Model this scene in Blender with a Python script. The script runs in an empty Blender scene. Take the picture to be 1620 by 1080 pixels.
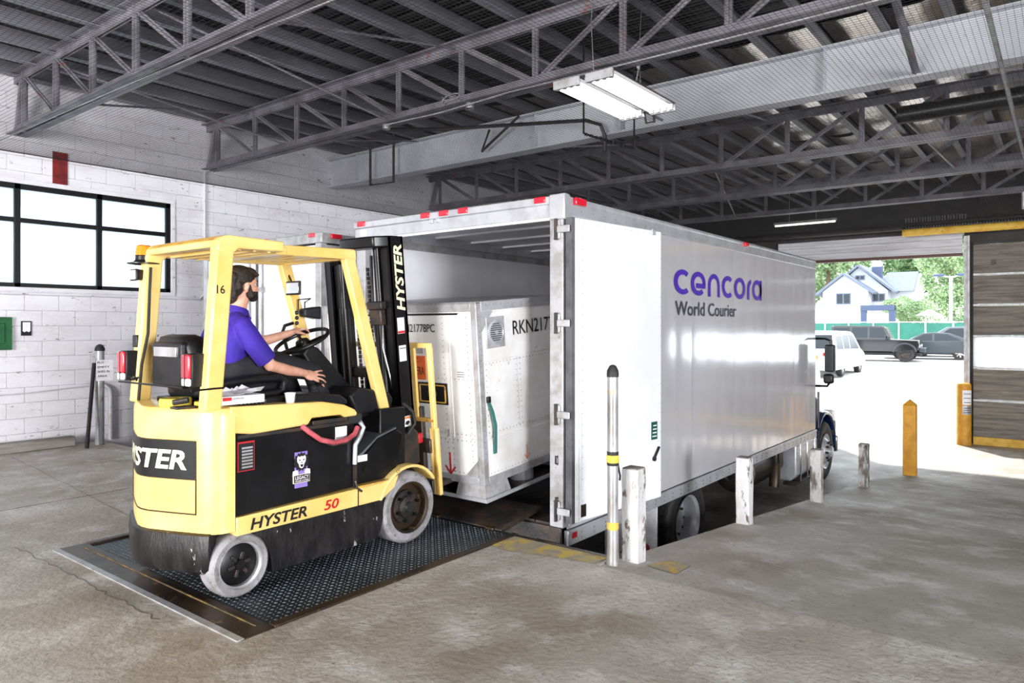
import bpy, bmesh, math, random
from mathutils import Vector, Matrix
random.seed(7)
S = bpy.context.scene
COL = S.collection
R = math.radians
# ---------------------------------------------------------------- camera
cd = bpy.data.cameras.new('camera'); cam = bpy.data.objects.new('camera', cd); COL.objects.link(cam)
cam.location = (0, 0, 1.6); cam.rotation_euler = (R(90), 0, R(38 - 90))
cd.sensor_fit = 'HORIZONTAL'; cd.sensor_width = 36; cd.lens = 36 * 1127 / 1620; cd.shift_y = -25 / 1620
cd.clip_start = .05; cd.clip_end = 500
S.camera = cam
# ---------------------------------------------------------------- sky, sun, daylight in the doorways behind
W = bpy.data.worlds.new('sky'); S.world = W; W.use_nodes = True
bg = W.node_tree.nodes['Background']; bg.inputs[0].default_value = (.86, .93, 1, 1); bg.inputs[1].default_value = 3.4
def lamp(name, kind, loc, aim, energy, size=(1, 1), color=(1, 1, 1)):
    d = bpy.data.lights.new(name, kind); d.energy = energy; d.color = color
    if kind == 'AREA':
        d.shape = 'RECTANGLE'; d.size, d.size_y = size
    o = bpy.data.objects.new(name, d); COL.objects.link(o); o.location = loc
    o.rotation_euler = (Vector(aim) - Vector(loc)).to_track_quat('-Z', 'Y').to_euler()
    return o
sun = lamp('sun_offscreen', 'SUN', (30, 12, 20), (30 - 13, 12 - 10, 20 - 14.5), 6.5, color=(1, .96, .9)); sun.data.angle = R(2)
lamp('daylight_rear_door_offscreen', 'AREA', (-9.0, 2.6, 2.1), (4, 4.4, 1.0), 1650, (4.7, 4.0), (1, .98, .96))
lamp('daylight_side_door_offscreen', 'AREA', (-1.7, -10.95, 2.0), (5.2, 4.8, 1.0), 1600, (3.6, 3.8), (.98, .99, 1))
S.view_settings.view_transform = 'Standard'; S.view_settings.look = 'None'
S.view_settings.gamma = 1; S.view_settings.use_curve_mapping = False
S.view_settings.exposure = 0.5

# ---------------------------------------------------------------- helpers
def lin(h):
    if isinstance(h, str):
        h = h.lstrip('#'); c = [int(h[i:i + 2], 16) / 255 for i in (0, 2, 4)]
        return tuple((x / 12.92 if x <= .04045 else ((x + .055) / 1.055) ** 2.4) for x in c) + (1,)
    return tuple(h) + (1,)
def pm(name, col, rough=.5, metal=0, col2=None, sc=4, lo=.42, hi=.62, chip=None, csc=18, cth=(.6, .66), bump=0, bsc=40,
       stretch=(1, 1, 1), coat=0, spec=.5, trans=0, emit=0, rvar=0, chip2=None, c2sc=3, c2th=(.55, .7), translucent=False):
    m = bpy.data.materials.new(name); m.use_nodes = True; nt = m.node_tree; N = nt.nodes; Lk = nt.links
    b = N['Principled BSDF']
    b.inputs['Base Color'].default_value = lin(col); b.inputs['Roughness'].default_value = rough
    b.inputs['Metallic'].default_value = metal; b.inputs['Specular IOR Level'].default_value = spec
    b.inputs['Coat Weight'].default_value = coat; b.inputs['Coat Roughness'].default_value = .1
    b.inputs['Transmission Weight'].default_value = trans
    if emit:
        b.inputs['Emission Color'].default_value = lin(col); b.inputs['Emission Strength'].default_value = emit
    if col2 or chip or bump or chip2 or rvar:
        g = N.new('ShaderNodeNewGeometry'); mp = N.new('ShaderNodeMapping'); mp.inputs['Scale'].default_value = stretch
        Lk.new(g.outputs['Position'], mp.inputs['Vector'])
        def noise(s, det=5, ro=.6):
            n = N.new('ShaderNodeTexNoise'); n.inputs['Scale'].default_value = s; n.inputs['Detail'].default_value = det
            n.inputs['Roughness'].default_value = ro; Lk.new(mp.outputs[0], n.inputs['Vector']); return n.outputs[0]
        def ramp(src, a, c):
            r = N.new('ShaderNodeMapRange'); r.inputs['From Min'].default_value = a; r.inputs['From Max'].default_value = c
            Lk.new(src, r.inputs['Value']); return r.outputs[0]
        cur = None
        def mix(fac, a, c):
            x = N.new('ShaderNodeMix'); x.data_type = 'RGBA'; Lk.new(fac, x.inputs[0])
            if isinstance(a, tuple): x.inputs[6].default_value = a
            else: Lk.new(a, x.inputs[6])
            x.inputs[7].default_value = c; return x.outputs[2]
        cur = lin(col)
        if col2: cur = mix(ramp(noise(sc), lo, hi), cur, lin(col2))
        if chip2: cur = mix(ramp(noise(c2sc, 6, .65), *c2th), cur, lin(chip2))
        if chip: cur = mix(ramp(noise(csc, 4, .7), *cth), cur, lin(chip))
        if not isinstance(cur, tuple): Lk.new(cur, b.inputs['Base Color'])
        if rvar:
            r = N.new('ShaderNodeMapRange'); r.inputs['To Min'].default_value = rough - rvar; r.inputs['To Max'].default_value = rough + rvar
            r.inputs['From Min'].default_value = .35; r.inputs['From Max'].default_value = .65
            Lk.new(noise(sc * .7), r.inputs['Value']); Lk.new(r.outputs[0], b.inputs['Roughness'])
        if bump:
            bn = N.new('ShaderNodeBump'); bn.inputs['Strength'].default_value = bump; bn.inputs['Distance'].default_value = .02
            Lk.new(noise(bsc, 6), bn.inputs['Height']); Lk.new(bn.outputs[0], b.inputs['Normal'])
    if translucent:
        t = N.new('ShaderNodeBsdfTranslucent'); t.inputs[0].default_value = lin(col)
        x = N.new('ShaderNodeMixShader'); x.inputs[0].default_value = .9
        Lk.new(b.outputs[0], x.inputs[1]); Lk.new(t.outputs[0], x.inputs[2]); Lk.new(x.outputs[0], N['Material Output'].inputs[0])
    return m

class MB:
    def __init__(s): s.v = []; s.f = []
    def add(s, vs, fs):
        n = len(s.v); s.v += [Vector(v) for v in vs]; s.f += [tuple(i + n for i in f) for f in fs]; return s
    def box(s, x0, x1, y0, y1, z0, z1):
        return s.add([(x0, y0, z0), (x1, y0, z0), (x1, y1, z0), (x0, y1, z0), (x0, y0, z1), (x1, y0, z1), (x1, y1, z1), (x0, y1, z1)],
                     [(0, 3, 2, 1), (4, 5, 6, 7), (0, 1, 5, 4), (1, 2, 6, 5), (2, 3, 7, 6), (3, 0, 4, 7)])
    def beam(s, p0, p1, w, h, up=(0, 0, 1)):
        p0 = Vector(p0); p1 = Vector(p1); d = (p1 - p0).normalized(); u = Vector(up)
        if abs(d.dot(u)) > .98: u = Vector((1, 0, 0))
        a = d.cross(u).normalized() * w / 2; b = a.cross(d).normalized() * h / 2
        vs = []
        for p in (p0, p1): vs += [p - a - b, p + a - b, p + a + b, p - a + b]
        return s.add(vs, [(3, 2, 1, 0), (4, 5, 6, 7), (0, 1, 5, 4), (1, 2, 6, 5), (2, 3, 7, 6), (3, 0, 4, 7)])
    def cyl(s, p0, p1, r, n=14, r1=None):
        return s.tube([p0, p1], [r, r if r1 is None else r1], n)
    def tube(s, path, r, n=8, closed=False):
        P = [Vector(p) for p in path]; k = len(P)
        rr = r if isinstance(r, (list, tuple)) else [r] * k
        vs = []; a = None
        for i, p in enumerate(P):
            if closed: d = (P[(i + 1) % k] - P[i - 1]).normalized()
            else: d = (P[min(i + 1, k - 1)] - P[max(i - 1, 0)]).normalized()
            if a is None:
                u = Vector((0, 0, 1)) if abs(d.z) < .9 else Vector((1, 0, 0)); a = d.cross(u).normalized()
            else: a = (a - d * a.dot(d)).normalized()
            b = d.cross(a)
            for j in range(n):
                t = 2 * math.pi * j / n; vs.append(p + (a * math.cos(t) + b * math.sin(t)) * rr[i])
        fs = []
        for i in range(k if closed else k - 1):
            i2 = (i + 1) % k
            for j in range(n): fs.append((i * n + j, i2 * n + j, i2 * n + (j + 1) % n, i * n + (j + 1) % n))
        if not closed: fs += [tuple(range(n)), tuple(reversed(range((k - 1) * n, k * n)))]
        fs = [tuple(reversed(f)) for f in fs]
        return s.add(vs, fs)
    def prism(s, poly, axis, a, b):
        def pt(p, t):
            return {'x': (t, p[0], p[1]), 'y': (p[0], t, p[1]), 'z': (p[0], p[1], t)}[axis]
        n = len(poly); vs = [pt(p, a) for p in poly] + [pt(p, b) for p in poly]
        fs = [tuple(range(n)), tuple(range(n, 2 * n))] + [(i, (i + 1) % n, n + (i + 1) % n, n + i) for i in range(n)]
        return s.add(vs, fs)
    def lathe(s, c, axis, prof, n=28, cap=False):
        c = Vector(c); ax = Vector(axis).normalized(); u = Vector((0, 0, 1)) if abs(ax.z) < .9 else Vector((1, 0, 0))
        a = ax.cross(u).normalized(); b = ax.cross(a); vs = []
        for r, h in prof:
            for j in range(n):
                t = 2 * math.pi * j / n; vs.append(c + ax * h + (a * math.cos(t) + b * math.sin(t)) * r)
        k = len(prof)
        fs = [(i * n + j, i * n + (j + 1) % n, (i + 1) * n + (j + 1) % n, (i + 1) * n + j) for i in range(k - 1) for j in range(n)]
        if cap: fs += [tuple(reversed(range(n))), tuple(range((k - 1) * n, k * n))]
        return s.add(vs, fs)
    def ell(s, c, r, nu=16, nv=10, M=None):
        c = Vector(c); vs = []; r = Vector(r) if not isinstance(r, (int, float)) else Vector((r, r, r))
        for i in range(nv + 1):
            ph = math.pi * i / nv
            for j in range(nu):
                t = 2 * math.pi * j / nu
                p = Vector((r.x * math.sin(ph) * math.cos(t), r.y * math.sin(ph) * math.sin(t), r.z * math.cos(ph)))
                vs.append(c + (M @ p if M else p))
        fs = [(i * nu + j, (i + 1) * nu + j, (i + 1) * nu + (j + 1) % nu, i * nu + (j + 1) % nu) for i in range(nv) for j in range(nu)]
        return s.add(vs, fs)
    def limb(s, pts, rad, n=12):
        P = [Vector(p) for p in pts]
        s.tube(P, rad, n)
        for p, r in zip(P, rad): s.ell(p, r * .99, n, 8)
        return s
    def loft(s, rings, cap=True, closed=False):
        n = len(rings[0]); vs = [p for r in rings for p in r]; k = len(rings)
        fs = [(i * n + j, i * n + (j + 1) % n, (i + 1) * n + (j + 1) % n, (i + 1) * n + j) for i in range(k - 1) for j in range(n)]
        if cap: fs += [tuple(reversed(range(n))), tuple(range((k - 1) * n, k * n))]
        return s.add(vs, fs)
    def xf(s, M): s.v = [M @ v for v in s.v]; return s
    def mesh(s, name, off=(0, 0, 0), smooth=35):
        o = Vector(off); me = bpy.data.meshes.new(name)
        me.from_pydata([tuple(v - o) for v in s.v], [], s.f)
        bm = bmesh.new(); bm.from_mesh(me); bmesh.ops.remove_doubles(bm, verts=bm.verts, dist=1e-5)
        bmesh.ops.recalc_face_normals(bm, faces=bm.faces); bm.to_mesh(me); bm.free()
        if smooth:
            me.polygons.foreach_set('use_smooth', [True] * len(me.polygons)); me.set_sharp_from_angle(angle=R(smooth))
        return me
    def build(s, name, mat, parent=None, bevel=0, seg=2, smooth=35, w=True, remesh=0, smoothit=0, sub=0, **tags):
        top = parent
        while top is not None and top.parent is not None: top = top.parent
        off = top.location if (top is not None and w) else (0, 0, 0)
        me = s.mesh(name, off, smooth); me.materials.append(M[mat] if isinstance(mat, str) else mat)
        o = bpy.data.objects.new(name, me); COL.objects.link(o)
        if parent is not None: o.parent = parent
        if remesh:
            md = o.modifiers.new('fuse', 'REMESH'); md.mode = 'VOXEL'; md.voxel_size = remesh; md.use_smooth_shade = True
        if smoothit:
            md = o.modifiers.new('soft', 'SMOOTH'); md.iterations = smoothit; md.factor = .5
        if bevel:
            md = o.modifiers.new('edge', 'BEVEL'); md.width = bevel; md.segments = seg; md.limit_method = 'ANGLE'; md.angle_limit = R(40)
            md.harden_normals = False
        if sub:
            md = o.modifiers.new('sub', 'SUBSURF'); md.levels = sub; md.render_levels = sub
        for k, v in tags.items(): o[k] = v
        return o
def B(*a): return MB().box(*a)
def tag(o, label, cat, group=None):
    o['label'] = label; o['category'] = cat
    if group: o['group'] = group
    return o
def thing(name, loc, label, cat, group=None, rot=(0, 0, 0)):
    o = bpy.data.objects.new(name, None); COL.objects.link(o); o.location = loc; o.rotation_euler = rot
    o.empty_display_size = .1
    return tag(o, label, cat, group)
def dup(o, parent=None, loc=None):
    c = o.copy(); COL.objects.link(c); c.parent = parent
    if loc is not None: c.location = loc
    return c
def duptree(o, loc, label=None):
    r = dup(o, None, loc)
    if label: r['label'] = label
    for ch in list(o.children):
        c = dup(ch, r)
        for g in list(ch.children): dup(g, c)
    return r
def struct(o): o['kind'] = 'structure'; return o
def text(s, width, height, mat, parent, org, xd, yd, name='lettering', shear=0, bold=0, ext=.002, mapf=None, w=True):
    cu = bpy.data.curves.new('t', 'FONT'); cu.body = s; cu.size = 1; cu.shear = shear; cu.offset = bold; cu.extrude = 0
    cu.resolution_u = 3
    o = bpy.data.objects.new('t', cu); COL.objects.link(o)
    dg = bpy.context.evaluated_depsgraph_get(); me = bpy.data.meshes.new_from_object(o.evaluated_get(dg))
    bpy.data.objects.remove(o); bpy.data.curves.remove(cu)
    if mapf:
        bm = bmesh.new(); bm.from_mesh(me); bmesh.ops.triangulate(bm, faces=bm.faces)
        bmesh.ops.subdivide_edges(bm, edges=bm.edges, cuts=2, use_grid_fill=True); bm.to_mesh(me); bm.free()
    xs = [v.co.x for v in me.vertices]; ys = [v.co.y for v in me.vertices]
    x0, x1, y0, y1 = min(xs), max(xs), min(ys), max(ys)
    xd = Vector(xd).normalized(); yd = Vector(yd).normalized(); nd = xd.cross(yd); og = Vector(org)
    mb = MB(); fv = []; bv = []
    for v in me.vertices:
        a = (v.co.x - x0) / (x1 - x0) * width; b = (v.co.y - y0) / (y1 - y0) * height
        p = mapf(a, b) if mapf else og + xd * a + yd * b + nd * ext
        fv.append(p)
    mb.add(fv, [tuple(p.vertices) for p in me.polygons])
    bpy.data.meshes.remove(me)
    return mb.build(name, mat, parent, smooth=0, w=w)
def ribbon(pts, wd, plane):
    # flat stroke of half width wd along a 2D path, mapped to 3D by plane(x, y)
    vs = []; n = len(pts)
    for i, p in enumerate(pts):
        a = pts[max(i - 1, 0)]; b = pts[min(i + 1, n - 1)]
        dx, dy = b[0] - a[0], b[1] - a[1]; l = math.hypot(dx, dy); nx, ny = -dy / l, dx / l
        vs += [plane(p[0] + nx * wd, p[1] + ny * wd), plane(p[0] - nx * wd, p[1] - ny * wd)]
    return vs, [(2 * i, 2 * i + 1, 2 * i + 3, 2 * i + 2) for i in range(n - 1)]
def arc(cx, cy, rx, ry, a0, a1, n=18):
    return [(cx + rx * math.cos(R(a0 + (a1 - a0) * i / n)), cy + ry * math.sin(R(a0 + (a1 - a0) * i / n))) for i in range(n + 1)]

M = {}
def mk(key, *a, **k): M[key] = pm(key, *a, **k)
mk('concrete', '#bcb6af', .55, col2='#8d8272', sc=.7, lo=.38, hi=.66, chip='#766c60', csc=34, cth=(.56, .72), chip2='#d3d0cc', c2sc=2.6, c2th=(.5, .72), bump=.5, bsc=22, rvar=.15)
mk('concrete_worn', '#b3aea9', .5, col2='#8b847c', sc=.9, lo=.35, hi=.7, chip='#6f685f', csc=32, cth=(.57, .75), chip2='#cdcac7', c2sc=2.2, c2th=(.5, .8), bump=.45, bsc=22, rvar=.2)
mk('well', '#6a625c', .45, col2='#4a443f', sc=1.2, bump=.25, bsc=18, rvar=.15)
mk('asphalt', '#c9c7c4', .8, col2='#b4b2ae', sc=.6, bump=.2)
mk('block', '#dfdee4', .7, col2='#d2d0d5', sc=2, chip='#7d756f', csc=8, cth=(.64, .69), bump=.35, bsc=35, chip2='#e6e5ea', c2sc=4, stretch=(.8, 1, 2.2))
mk('mortar', '#c4c2c8', .9, col2='#b5b2b6', sc=5)
mk('redpaint', '#7c1414', .5, col2='#5e0c0c', sc=9)
mk('black', '#0f0f11', .4, spec=.4)
mk('blackmetal', '#141315', .35, metal=.3, col2='#211f1f', sc=9)
mk('blackpaint', '#0c0b0d', .32, col2='#161517', sc=5, chip='#4a4644', csc=25, cth=(.7, .76), spec=.35)
mk('rubber', '#1d1c1d', .65, col2='#2a2828', sc=12)
mk('vinyl', '#121215', .4, col2='#1a1a1d', sc=8, bump=.15, bsc=120, spec=.35)
mk('tyregrey', '#7d7a79', .8, col2='#98959a', sc=8, chip='#5a5655', csc=20, cth=(.55, .7), bump=.25, bsc=50)
mk('yellow', '#eecd80', .35, col2='#e6bf68', sc=3, chip='#8a6a2a', csc=16, cth=(.7, .75), coat=.2)
mk('yellow_worn', '#dcae50', .5, col2='#b98c4a', sc=6, chip='#7a5a35', csc=22, cth=(.6, .68))
mk('yellow_old', '#d8b04a', .6, col2='#c3952f', sc=5, chip='#6d5a30', csc=9, cth=(.62, .72))
mk('steel', '#97979a', .35, metal=.5, col2='#7f7b78', sc=9, bump=.1)
mk('darksteel', '#3c3a3a', .4, metal=.6, col2='#5a4a40', sc=7, bump=.15)
mk('rustframe', '#4a3a2c', .4, metal=.5, col2='#2d2520', sc=3, chip='#8a6a38', csc=12, cth=(.6, .7))
mk('plate', '#8b949b', .34, metal=.6, col2='#6a7176', sc=2.2, rvar=.08)
mk('platedark', '#2c3136', .45, metal=.5, col2='#3c4247', sc=3)
mk('alu', '#c6c7cd', .32, metal=.45, col2='#b4b5ba', sc=5)
mk('alu_dull', '#b4b4b8', .45, metal=.35, col2='#9a9896', sc=7, chip='#7d776f', csc=20, cth=(.64, .72))
mk('truckwhite', '#dedde3', .14, metal=.4, col2='#d4d3d9', sc=.7, coat=.5)
mk('doorwhite', '#e4e4ea', .35, col2='#d8d8de', sc=1.2, chip='#7a5a40', csc=7, cth=(.74, .78))
mk('liner', '#e9e9ee', .45, col2='#dedee4', sc=1.5)
mk('woodfloor', '#3a332e', .5, col2='#2a2521', sc=5, stretch=(.3, 3, 1))
mk('redlens', '#b01020', .2, coat=.6, col2='#7d0814', sc=60)
mk('lampred', '#d21830', .2, coat=.6)  # plain bright red lens colour of unlit lamps, no emission
mk('whitelens', '#f3ecec', .2, coat=.5)
mk('orange', '#e8821a', .15, coat=.8)
mk('red', '#c01c24', .5)
mk('pinkcable', '#c25a62', .5, col2='#9c3c48', sc=10)
mk('purpleink', '#4a1fa6', .4)
mk('greyink', '#3a3c46', .5)
mk('blackink', '#131214', .5)
mk('paper', '#ecebef', .7, col2='#e0dfe2', sc=20)
mk('yellowink', '#efe0a0', .5)
mk('lavender', '#8d78c4', .5)
mk('orangeink', '#e0853a', .5)
mk('orangelabel', '#d9531e', .6, col2='#e2722b', sc=7)
mk('greenlabel', '#0f4a3a', .5)
mk('greenbox', '#0f5c2e', .45, col2='#0a4522', sc=6)
mk('strap', '#2f6a66', .7)
mk('uld', '#e6e5e5', .42, metal=.05, col2='#dad6d3', sc=3, chip='#a39b93', csc=9, cth=(.66, .74))
mk('joist', '#85838a', .5, metal=.2, col2='#66646a', sc=3, chip='#8d5a58', csc=4, cth=(.62, .7))
mk('joistdark', '#3a3637', .5, metal=.2, col2='#2a2627', sc=3)
mk('girder', '#d2d3da', .55, col2='#bfc0c8', sc=1.2, chip='#95959b', csc=9, cth=(.64, .74))
mk('deck', '#201f22', .6, col2='#19181b', sc=2)
mk('foil', '#c2bab4', .2, metal=.7, col2='#b3aba5', sc=1.3, bump=.7, bsc=3.0)
mk('purlin', '#85848c', .5, metal=.2, col2='#67666c', sc=1.3, stretch=(.4, 2, 1))
mk('net', '#19181a', .8)
mk('tube', '#ffffff', .4, emit=4.5)
mk('tubefar', '#fffdf4', .4, emit=2.5)
mk('frosted', '#f2f6f8', .3, translucent=True)
mk('doorpanel', '#7a726a', .6, col2='#5a534c', sc=1.6, stretch=(1, .5, 9), chip='#8a8178', csc=4, bump=.3, bsc=12)
mk('header', '#d4d4da', .6, col2='#b8b6ba', sc=2, stretch=(1, .5, 9))
mk('brown', '#5a3a30', .5)
mk('fascia', '#2d2a29', .7, col2='#3a3634', sc=2)
mk('peelwhite', '#cfced0', .7, col2='#bdbab8', sc=7, chip='#6c5f56', csc=11, cth=(.55, .61), stretch=(1, 1, .45), bump=.3)
mk('peeldark', '#b5b2b0', .7, col2='#5f5852', sc=8, lo=.45, hi=.58, chip='#3d3733', csc=13, cth=(.58, .64), stretch=(1, 1, .4), bump=.3)
mk('postyellow', '#d59a2c', .55, col2='#c2861f', sc=6, chip='#8a5c18', csc=18, cth=(.64, .7))
mk('galv', '#a3a5a8', .4, metal=.3, col2='#85827f', sc=6, chip='#4a4442', csc=12, cth=(.62, .7), stretch=(1, 1, .5))
mk('timber', '#8f8a85', .8, col2='#6e6861', sc=4, stretch=(.4, 3, 3))
mk('skin', '#d9a58e', .5, col2='#cf957e', sc=14)
mk('hair', '#120b08', .5, col2='#2a1a12', sc=40, bump=.6, bsc=90)
mk('shirt', '#371d94', .8, col2='#2f1a86', sc=6, bump=.25, bsc=14)
mk('trousers', '#1c1c22', .8, col2='#16161b', sc=12)
mk('boot', '#1c1a19', .6)
mk('mirror', '#dfe3e6', .05, metal=1)
mk('glass', '#20272c', .08, spec=.8)
mk('carglass', '#222a30', .25, spec=.4)
mk('carwhite', '#c9cbcf', .3, coat=.3)
mk('carblack', '#0e0f13', .15, coat=.8)
mk('cargrey', '#2c343c', .3, coat=.4)
mk('carsilver', '#5d646b', .3, coat=.4)
mk('blue', '#16294f', .2, coat=.8, col2='#122244', sc=2)
mk('chrome', '#d6d6d8', .12, metal=1)
mk('leaf', '#6a8a5c', .8, col2='#86a274', sc=.8)
mk('leafpale', '#86a072', .8, col2='#a2b68c', sc=.9)
mk('bark', '#6b5c4c', .9)
mk('housewhite', '#b9bcc2', .7)
mk('shingle', '#6c7484', .8, col2='#626a79', sc=3)
mk('slate', '#4a5570', .7)
mk('fence', '#2d7463', .7, col2='#286958', sc=1)
mk('fencewhite', '#c6ccc9', .6)
mk('windowpane', '#d3dde1', .35, translucent=True)
mk('gasketgrey', '#5c5c60', .6, col2='#48484c', sc=6)
mk('ivory', '#e9e2c0', .5)
# ================================================================ STRUCTURE
ZW = -1.05                      # level of the truck well and the street at the door
def rampz(x): return 0 if x < 4.1 else max(ZW, -.102 * (x - 4.1))
fl = MB()
fl.box(-9, 1.98, -11, 10.7, -1.4, 0)
fl.box(1.98, 4.3, 5.69, 10.7, -1.4, 0)
fl.box(1.98, 4.1, -11, 2.47, -1.4, 0)
fl.box(1.98, 4.3, 2.47, 3.31, -1.4, 0)
struct(fl.build('floor', 'concrete', smooth=0))
struct(MB().prism([(4.1, 0), (14.4, ZW), (14.4, ZW - .3), (4.1, -1.4)], 'y', -11, 2.47).build('floor_ramp', 'concrete', smooth=0))
struct(B(4.3, 14.4, 2.47, 10.7, ZW - .3, ZW).build('floor_well', 'concrete'))
struct(B(14.4, 19.1, -11, 10.7, ZW - .3, ZW).build('floor_apron', 'concrete'))
lot = MB()
prof = [(19.1, ZW), (29, -.5), (42, -.25), (58, 0), (62, .3), (130, 6), (180, 8)]
for i in range(len(prof) - 1):
    (a, za), (b, zb) = prof[i], prof[i + 1]
    lot.prism([(a, za), (b, zb), (b, zb - .4), (a, za - .4)], 'y', -70, 70)
struct(lot.build('ground_outside', 'asphalt', smooth=0))
# yellow painted dock edge and a rusted steel nosing
struct(MB().add([(4.12, 2.5, .004), (4.3, 2.5, .004), (4.3, 3.36, .004), (4.02, 3.36, .004), (3.96, 3.2, .004), (4.03, 2.9, .004)], [(0, 1, 2, 3, 4, 5)]).build('trim_1', pm('edgepaint', '#cdb04a', .7, col2='#a59a80', sc=6, lo=.4, hi=.6, chip='#9a9184', csc=11, cth=(.48, .58))))
struct(B(4.27, 4.312, 2.47, 3.31, -.2, .006).build('trim_2', 'rustframe'))
struct(MB().add([(4.32, 2.02, -.018), (4.62, 2.05, -.05), (4.66, 2.22, -.054), (4.36, 2.25, -.022)], [(0, 1, 2, 3)]).build('trim_3', pm('edgepaint2', '#cda94a', .7, col2='#a59a80', sc=8, lo=.42, hi=.56, chip='#9a9184', csc=14, cth=(.5, .6))))
# floor cracks / saw joints as thin recessed dark strips
rj = random.Random(4)
def jag(p, q, n, am): return [(p[0] + (q[0] - p[0]) * k / n + rj.uniform(-am, am), p[1] + (q[1] - p[1]) * k / n + rj.uniform(-am, am)) for k in range(n + 1)]
for i, pts in enumerate([jag((1.85, 6.0), (1.87, 3.9), 34, .018), jag((3.1, 10.2), (2.7, 5.8), 12, .012), jag((-2, 7.2), (4.2, 7.3), 16, .01)]):
    mb = MB(); mb.tube([(x, y, -.002) for x, y in pts], .0045, 4)
    struct(mb.build('trim_%d' % (4 + i), 'rustframe'))

# ---------------------------------------------------------------- dock leveler
lv = thing('dock_leveler', (3.2, 4.5, 0), 'steel diamond plate dock leveler set in the floor under the forklift', 'leveler')
B(2.0, 2.2, 3.31, 5.69, -.12, .006).build('frame_plate', 'rustframe', lv, bevel=.003)
B(2.137, 2.147, 3.4, 5.6, .004, .012).build('hinge_bar', pm('hingebar', '#7a6232', .6, col2='#4a3d2c', sc=9, lo=.4, hi=.55), lv, bevel=.002)
B(1.98, 2.02, 3.31, 5.69, -.3, .008).build('frame_edge', 'alu_dull', lv)
for y0, y1 in ((3.31, 3.37), (5.63, 5.69)):
    B(2.2, 4.32, y0, y1, -.3, .012).build('side_frame', 'rustframe', lv, bevel=.003)
B(2.2, 4.34, 3.385, 5.615, -.04, -.005).build('deck_plate', 'platedark', lv)
tr = MB()
sp = .034; ny = int(2.2 / sp); nx = int(2.1 / sp)
for i in range(nx):
    for j in range(ny):
        x = 2.22 + sp * (i + .5); y = 3.395 + sp * (j + .5)
        a = .0135; b = .0055
        if (i + j) % 2: a, b = b, a
        z = -.005
        c45 = .7071
        e1 = ((a * c45), (a * c45)); e2 = ((-b * c45), (b * c45))
        n = len(tr.v)
        tr.v += [Vector((x - e1[0], y - e1[1], z)), Vector((x + e2[0], y + e2[1], z)), Vector((x + e1[0], y + e1[1], z)), Vector((x - e2[0], y - e2[1], z)), Vector((x, y, z + .006))]
        tr.f += [(n, n + 3, n + 4), (n + 3, n + 2, n + 4), (n + 2, n + 1, n + 4), (n + 1, n, n + 4)]
me = bpy.data.meshes.new('tread'); me.from_pydata([tuple(v - lv.location) for v in tr.v], [], tr.f); me.materials.append(M['plate'])
o = bpy.data.objects.new('tread', me); COL.objects.link(o); o.parent = lv; o['kind'] = 'stuff'
MB().prism([(4.34, .0), (4.34, -.03), (4.9, .05), (4.9, .075), (4.4, .03)], 'y', 3.5, 5.5).build('lip', 'darksteel', lv, bevel=.003)
for y in (3.6, 4.2, 4.8, 5.4):
    B(4.31, 4.37, y - .04, y + .04, -.06, .012).build('lip_hinge', 'rustframe', lv, bevel=.004)
for y0, lab in ((2.86, 'black rubber dock bumper under the rear corner of the truck with the open door'),):
    bmp = thing('dock_bumper', (4.42, y0, -.5), lab, 'bumper')
    for k in range(4):
        B(4.3 + .055 * k, 4.352 + .055 * k, y0 + .14, y0 + .42, -.55, -.06).build('rubber_pad', 'rubber', bmp, bevel=.008)

# ---------------------------------------------------------------- left wall of painted blocks
wl = struct(B(-9, 19, 10.72, 10.95, -1.3, 5.06).build('wall_left', 'mortar'))
WX0, WX1, WZ0, WZ1 = 1.35, 5.31, 2.1, 3.44
# rebuild wall as pieces round the window opening
bpy.data.objects.remove(wl)
mb = MB(); mb.box(-9, WX0, 10.715, 10.95, -1.3, 5.06); mb.box(WX1, 19, 10.715, 10.95, -1.3, 5.06)
mb.box(WX0, WX1, 10.715, 10.95, -1.3, WZ0); mb.box(WX0, WX1, 10.715, 10.95, WZ1, 5.06)
wl = struct(mb.build('wall_left', 'mortar', smooth=0))
bl, bh, j = .4, .2, .004
full = None; rest = MB()
cnt = 0
for r in range(25):
    z0 = r * bh; z1 = z0 + bh - j
    for c in range(-3, 45):
        x0 = c * bl + (.2 if r % 2 else 0); x1 = x0 + bl - j
        if x1 < -1: continue
        segs = [(x0, x1, z0, z1)]
        if x1 > WX0 and x0 < WX1 and z1 > WZ0 - .001 and z0 < WZ1 + .001:
            segs = []
            if x0 < WX0: segs.append((x0, WX0, z0, z1))
            if x1 > WX1: segs.append((WX1, x1, z0, z1))
            if z0 < WZ0: segs.append((max(x0, WX0), min(x1, WX1), z0, WZ0))
            if z1 > WZ1: segs.append((max(x0, WX0), min(x1, WX1), WZ1, z1))
        for (a, b, d, e) in segs:
            if b - a < .01 or e - d < .01: continue
            vis = (2.85 < b and a < 5.95 and e > 0 and d < 4.45) or (5.9 < a < 8.1 and 2.5 < d < 4.2)
            if vis and cnt < 300:
                cnt += 1
                yy = 10.7 + random.uniform(-.002, .002)
                if abs(b - a - (bl - j)) < 1e-4 and abs(e - d - (bh - j)) < 1e-4:
                    if full is None:
                        full = B(0, bl - j, 0, .06, 0, bh - j).build('block', 'block', wl, bevel=.003, seg=1); full.location = (a, yy, d)
                    else: dup(full, wl, (a, yy, d))
                else:
                    B(a, b, yy, yy + .05, d, e).build('block', 'block', wl, w=False)
            else: rest.box(a, b, 10.7, 10.74, d, e)
# fill course below dock level in the well
rest.box(4.3, 19, 10.7, 10.74, -1.05, -.007)
o = rest.build('block_courses', 'block', wl, smooth=0, w=False); o['kind'] = 'stuff'
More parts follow.
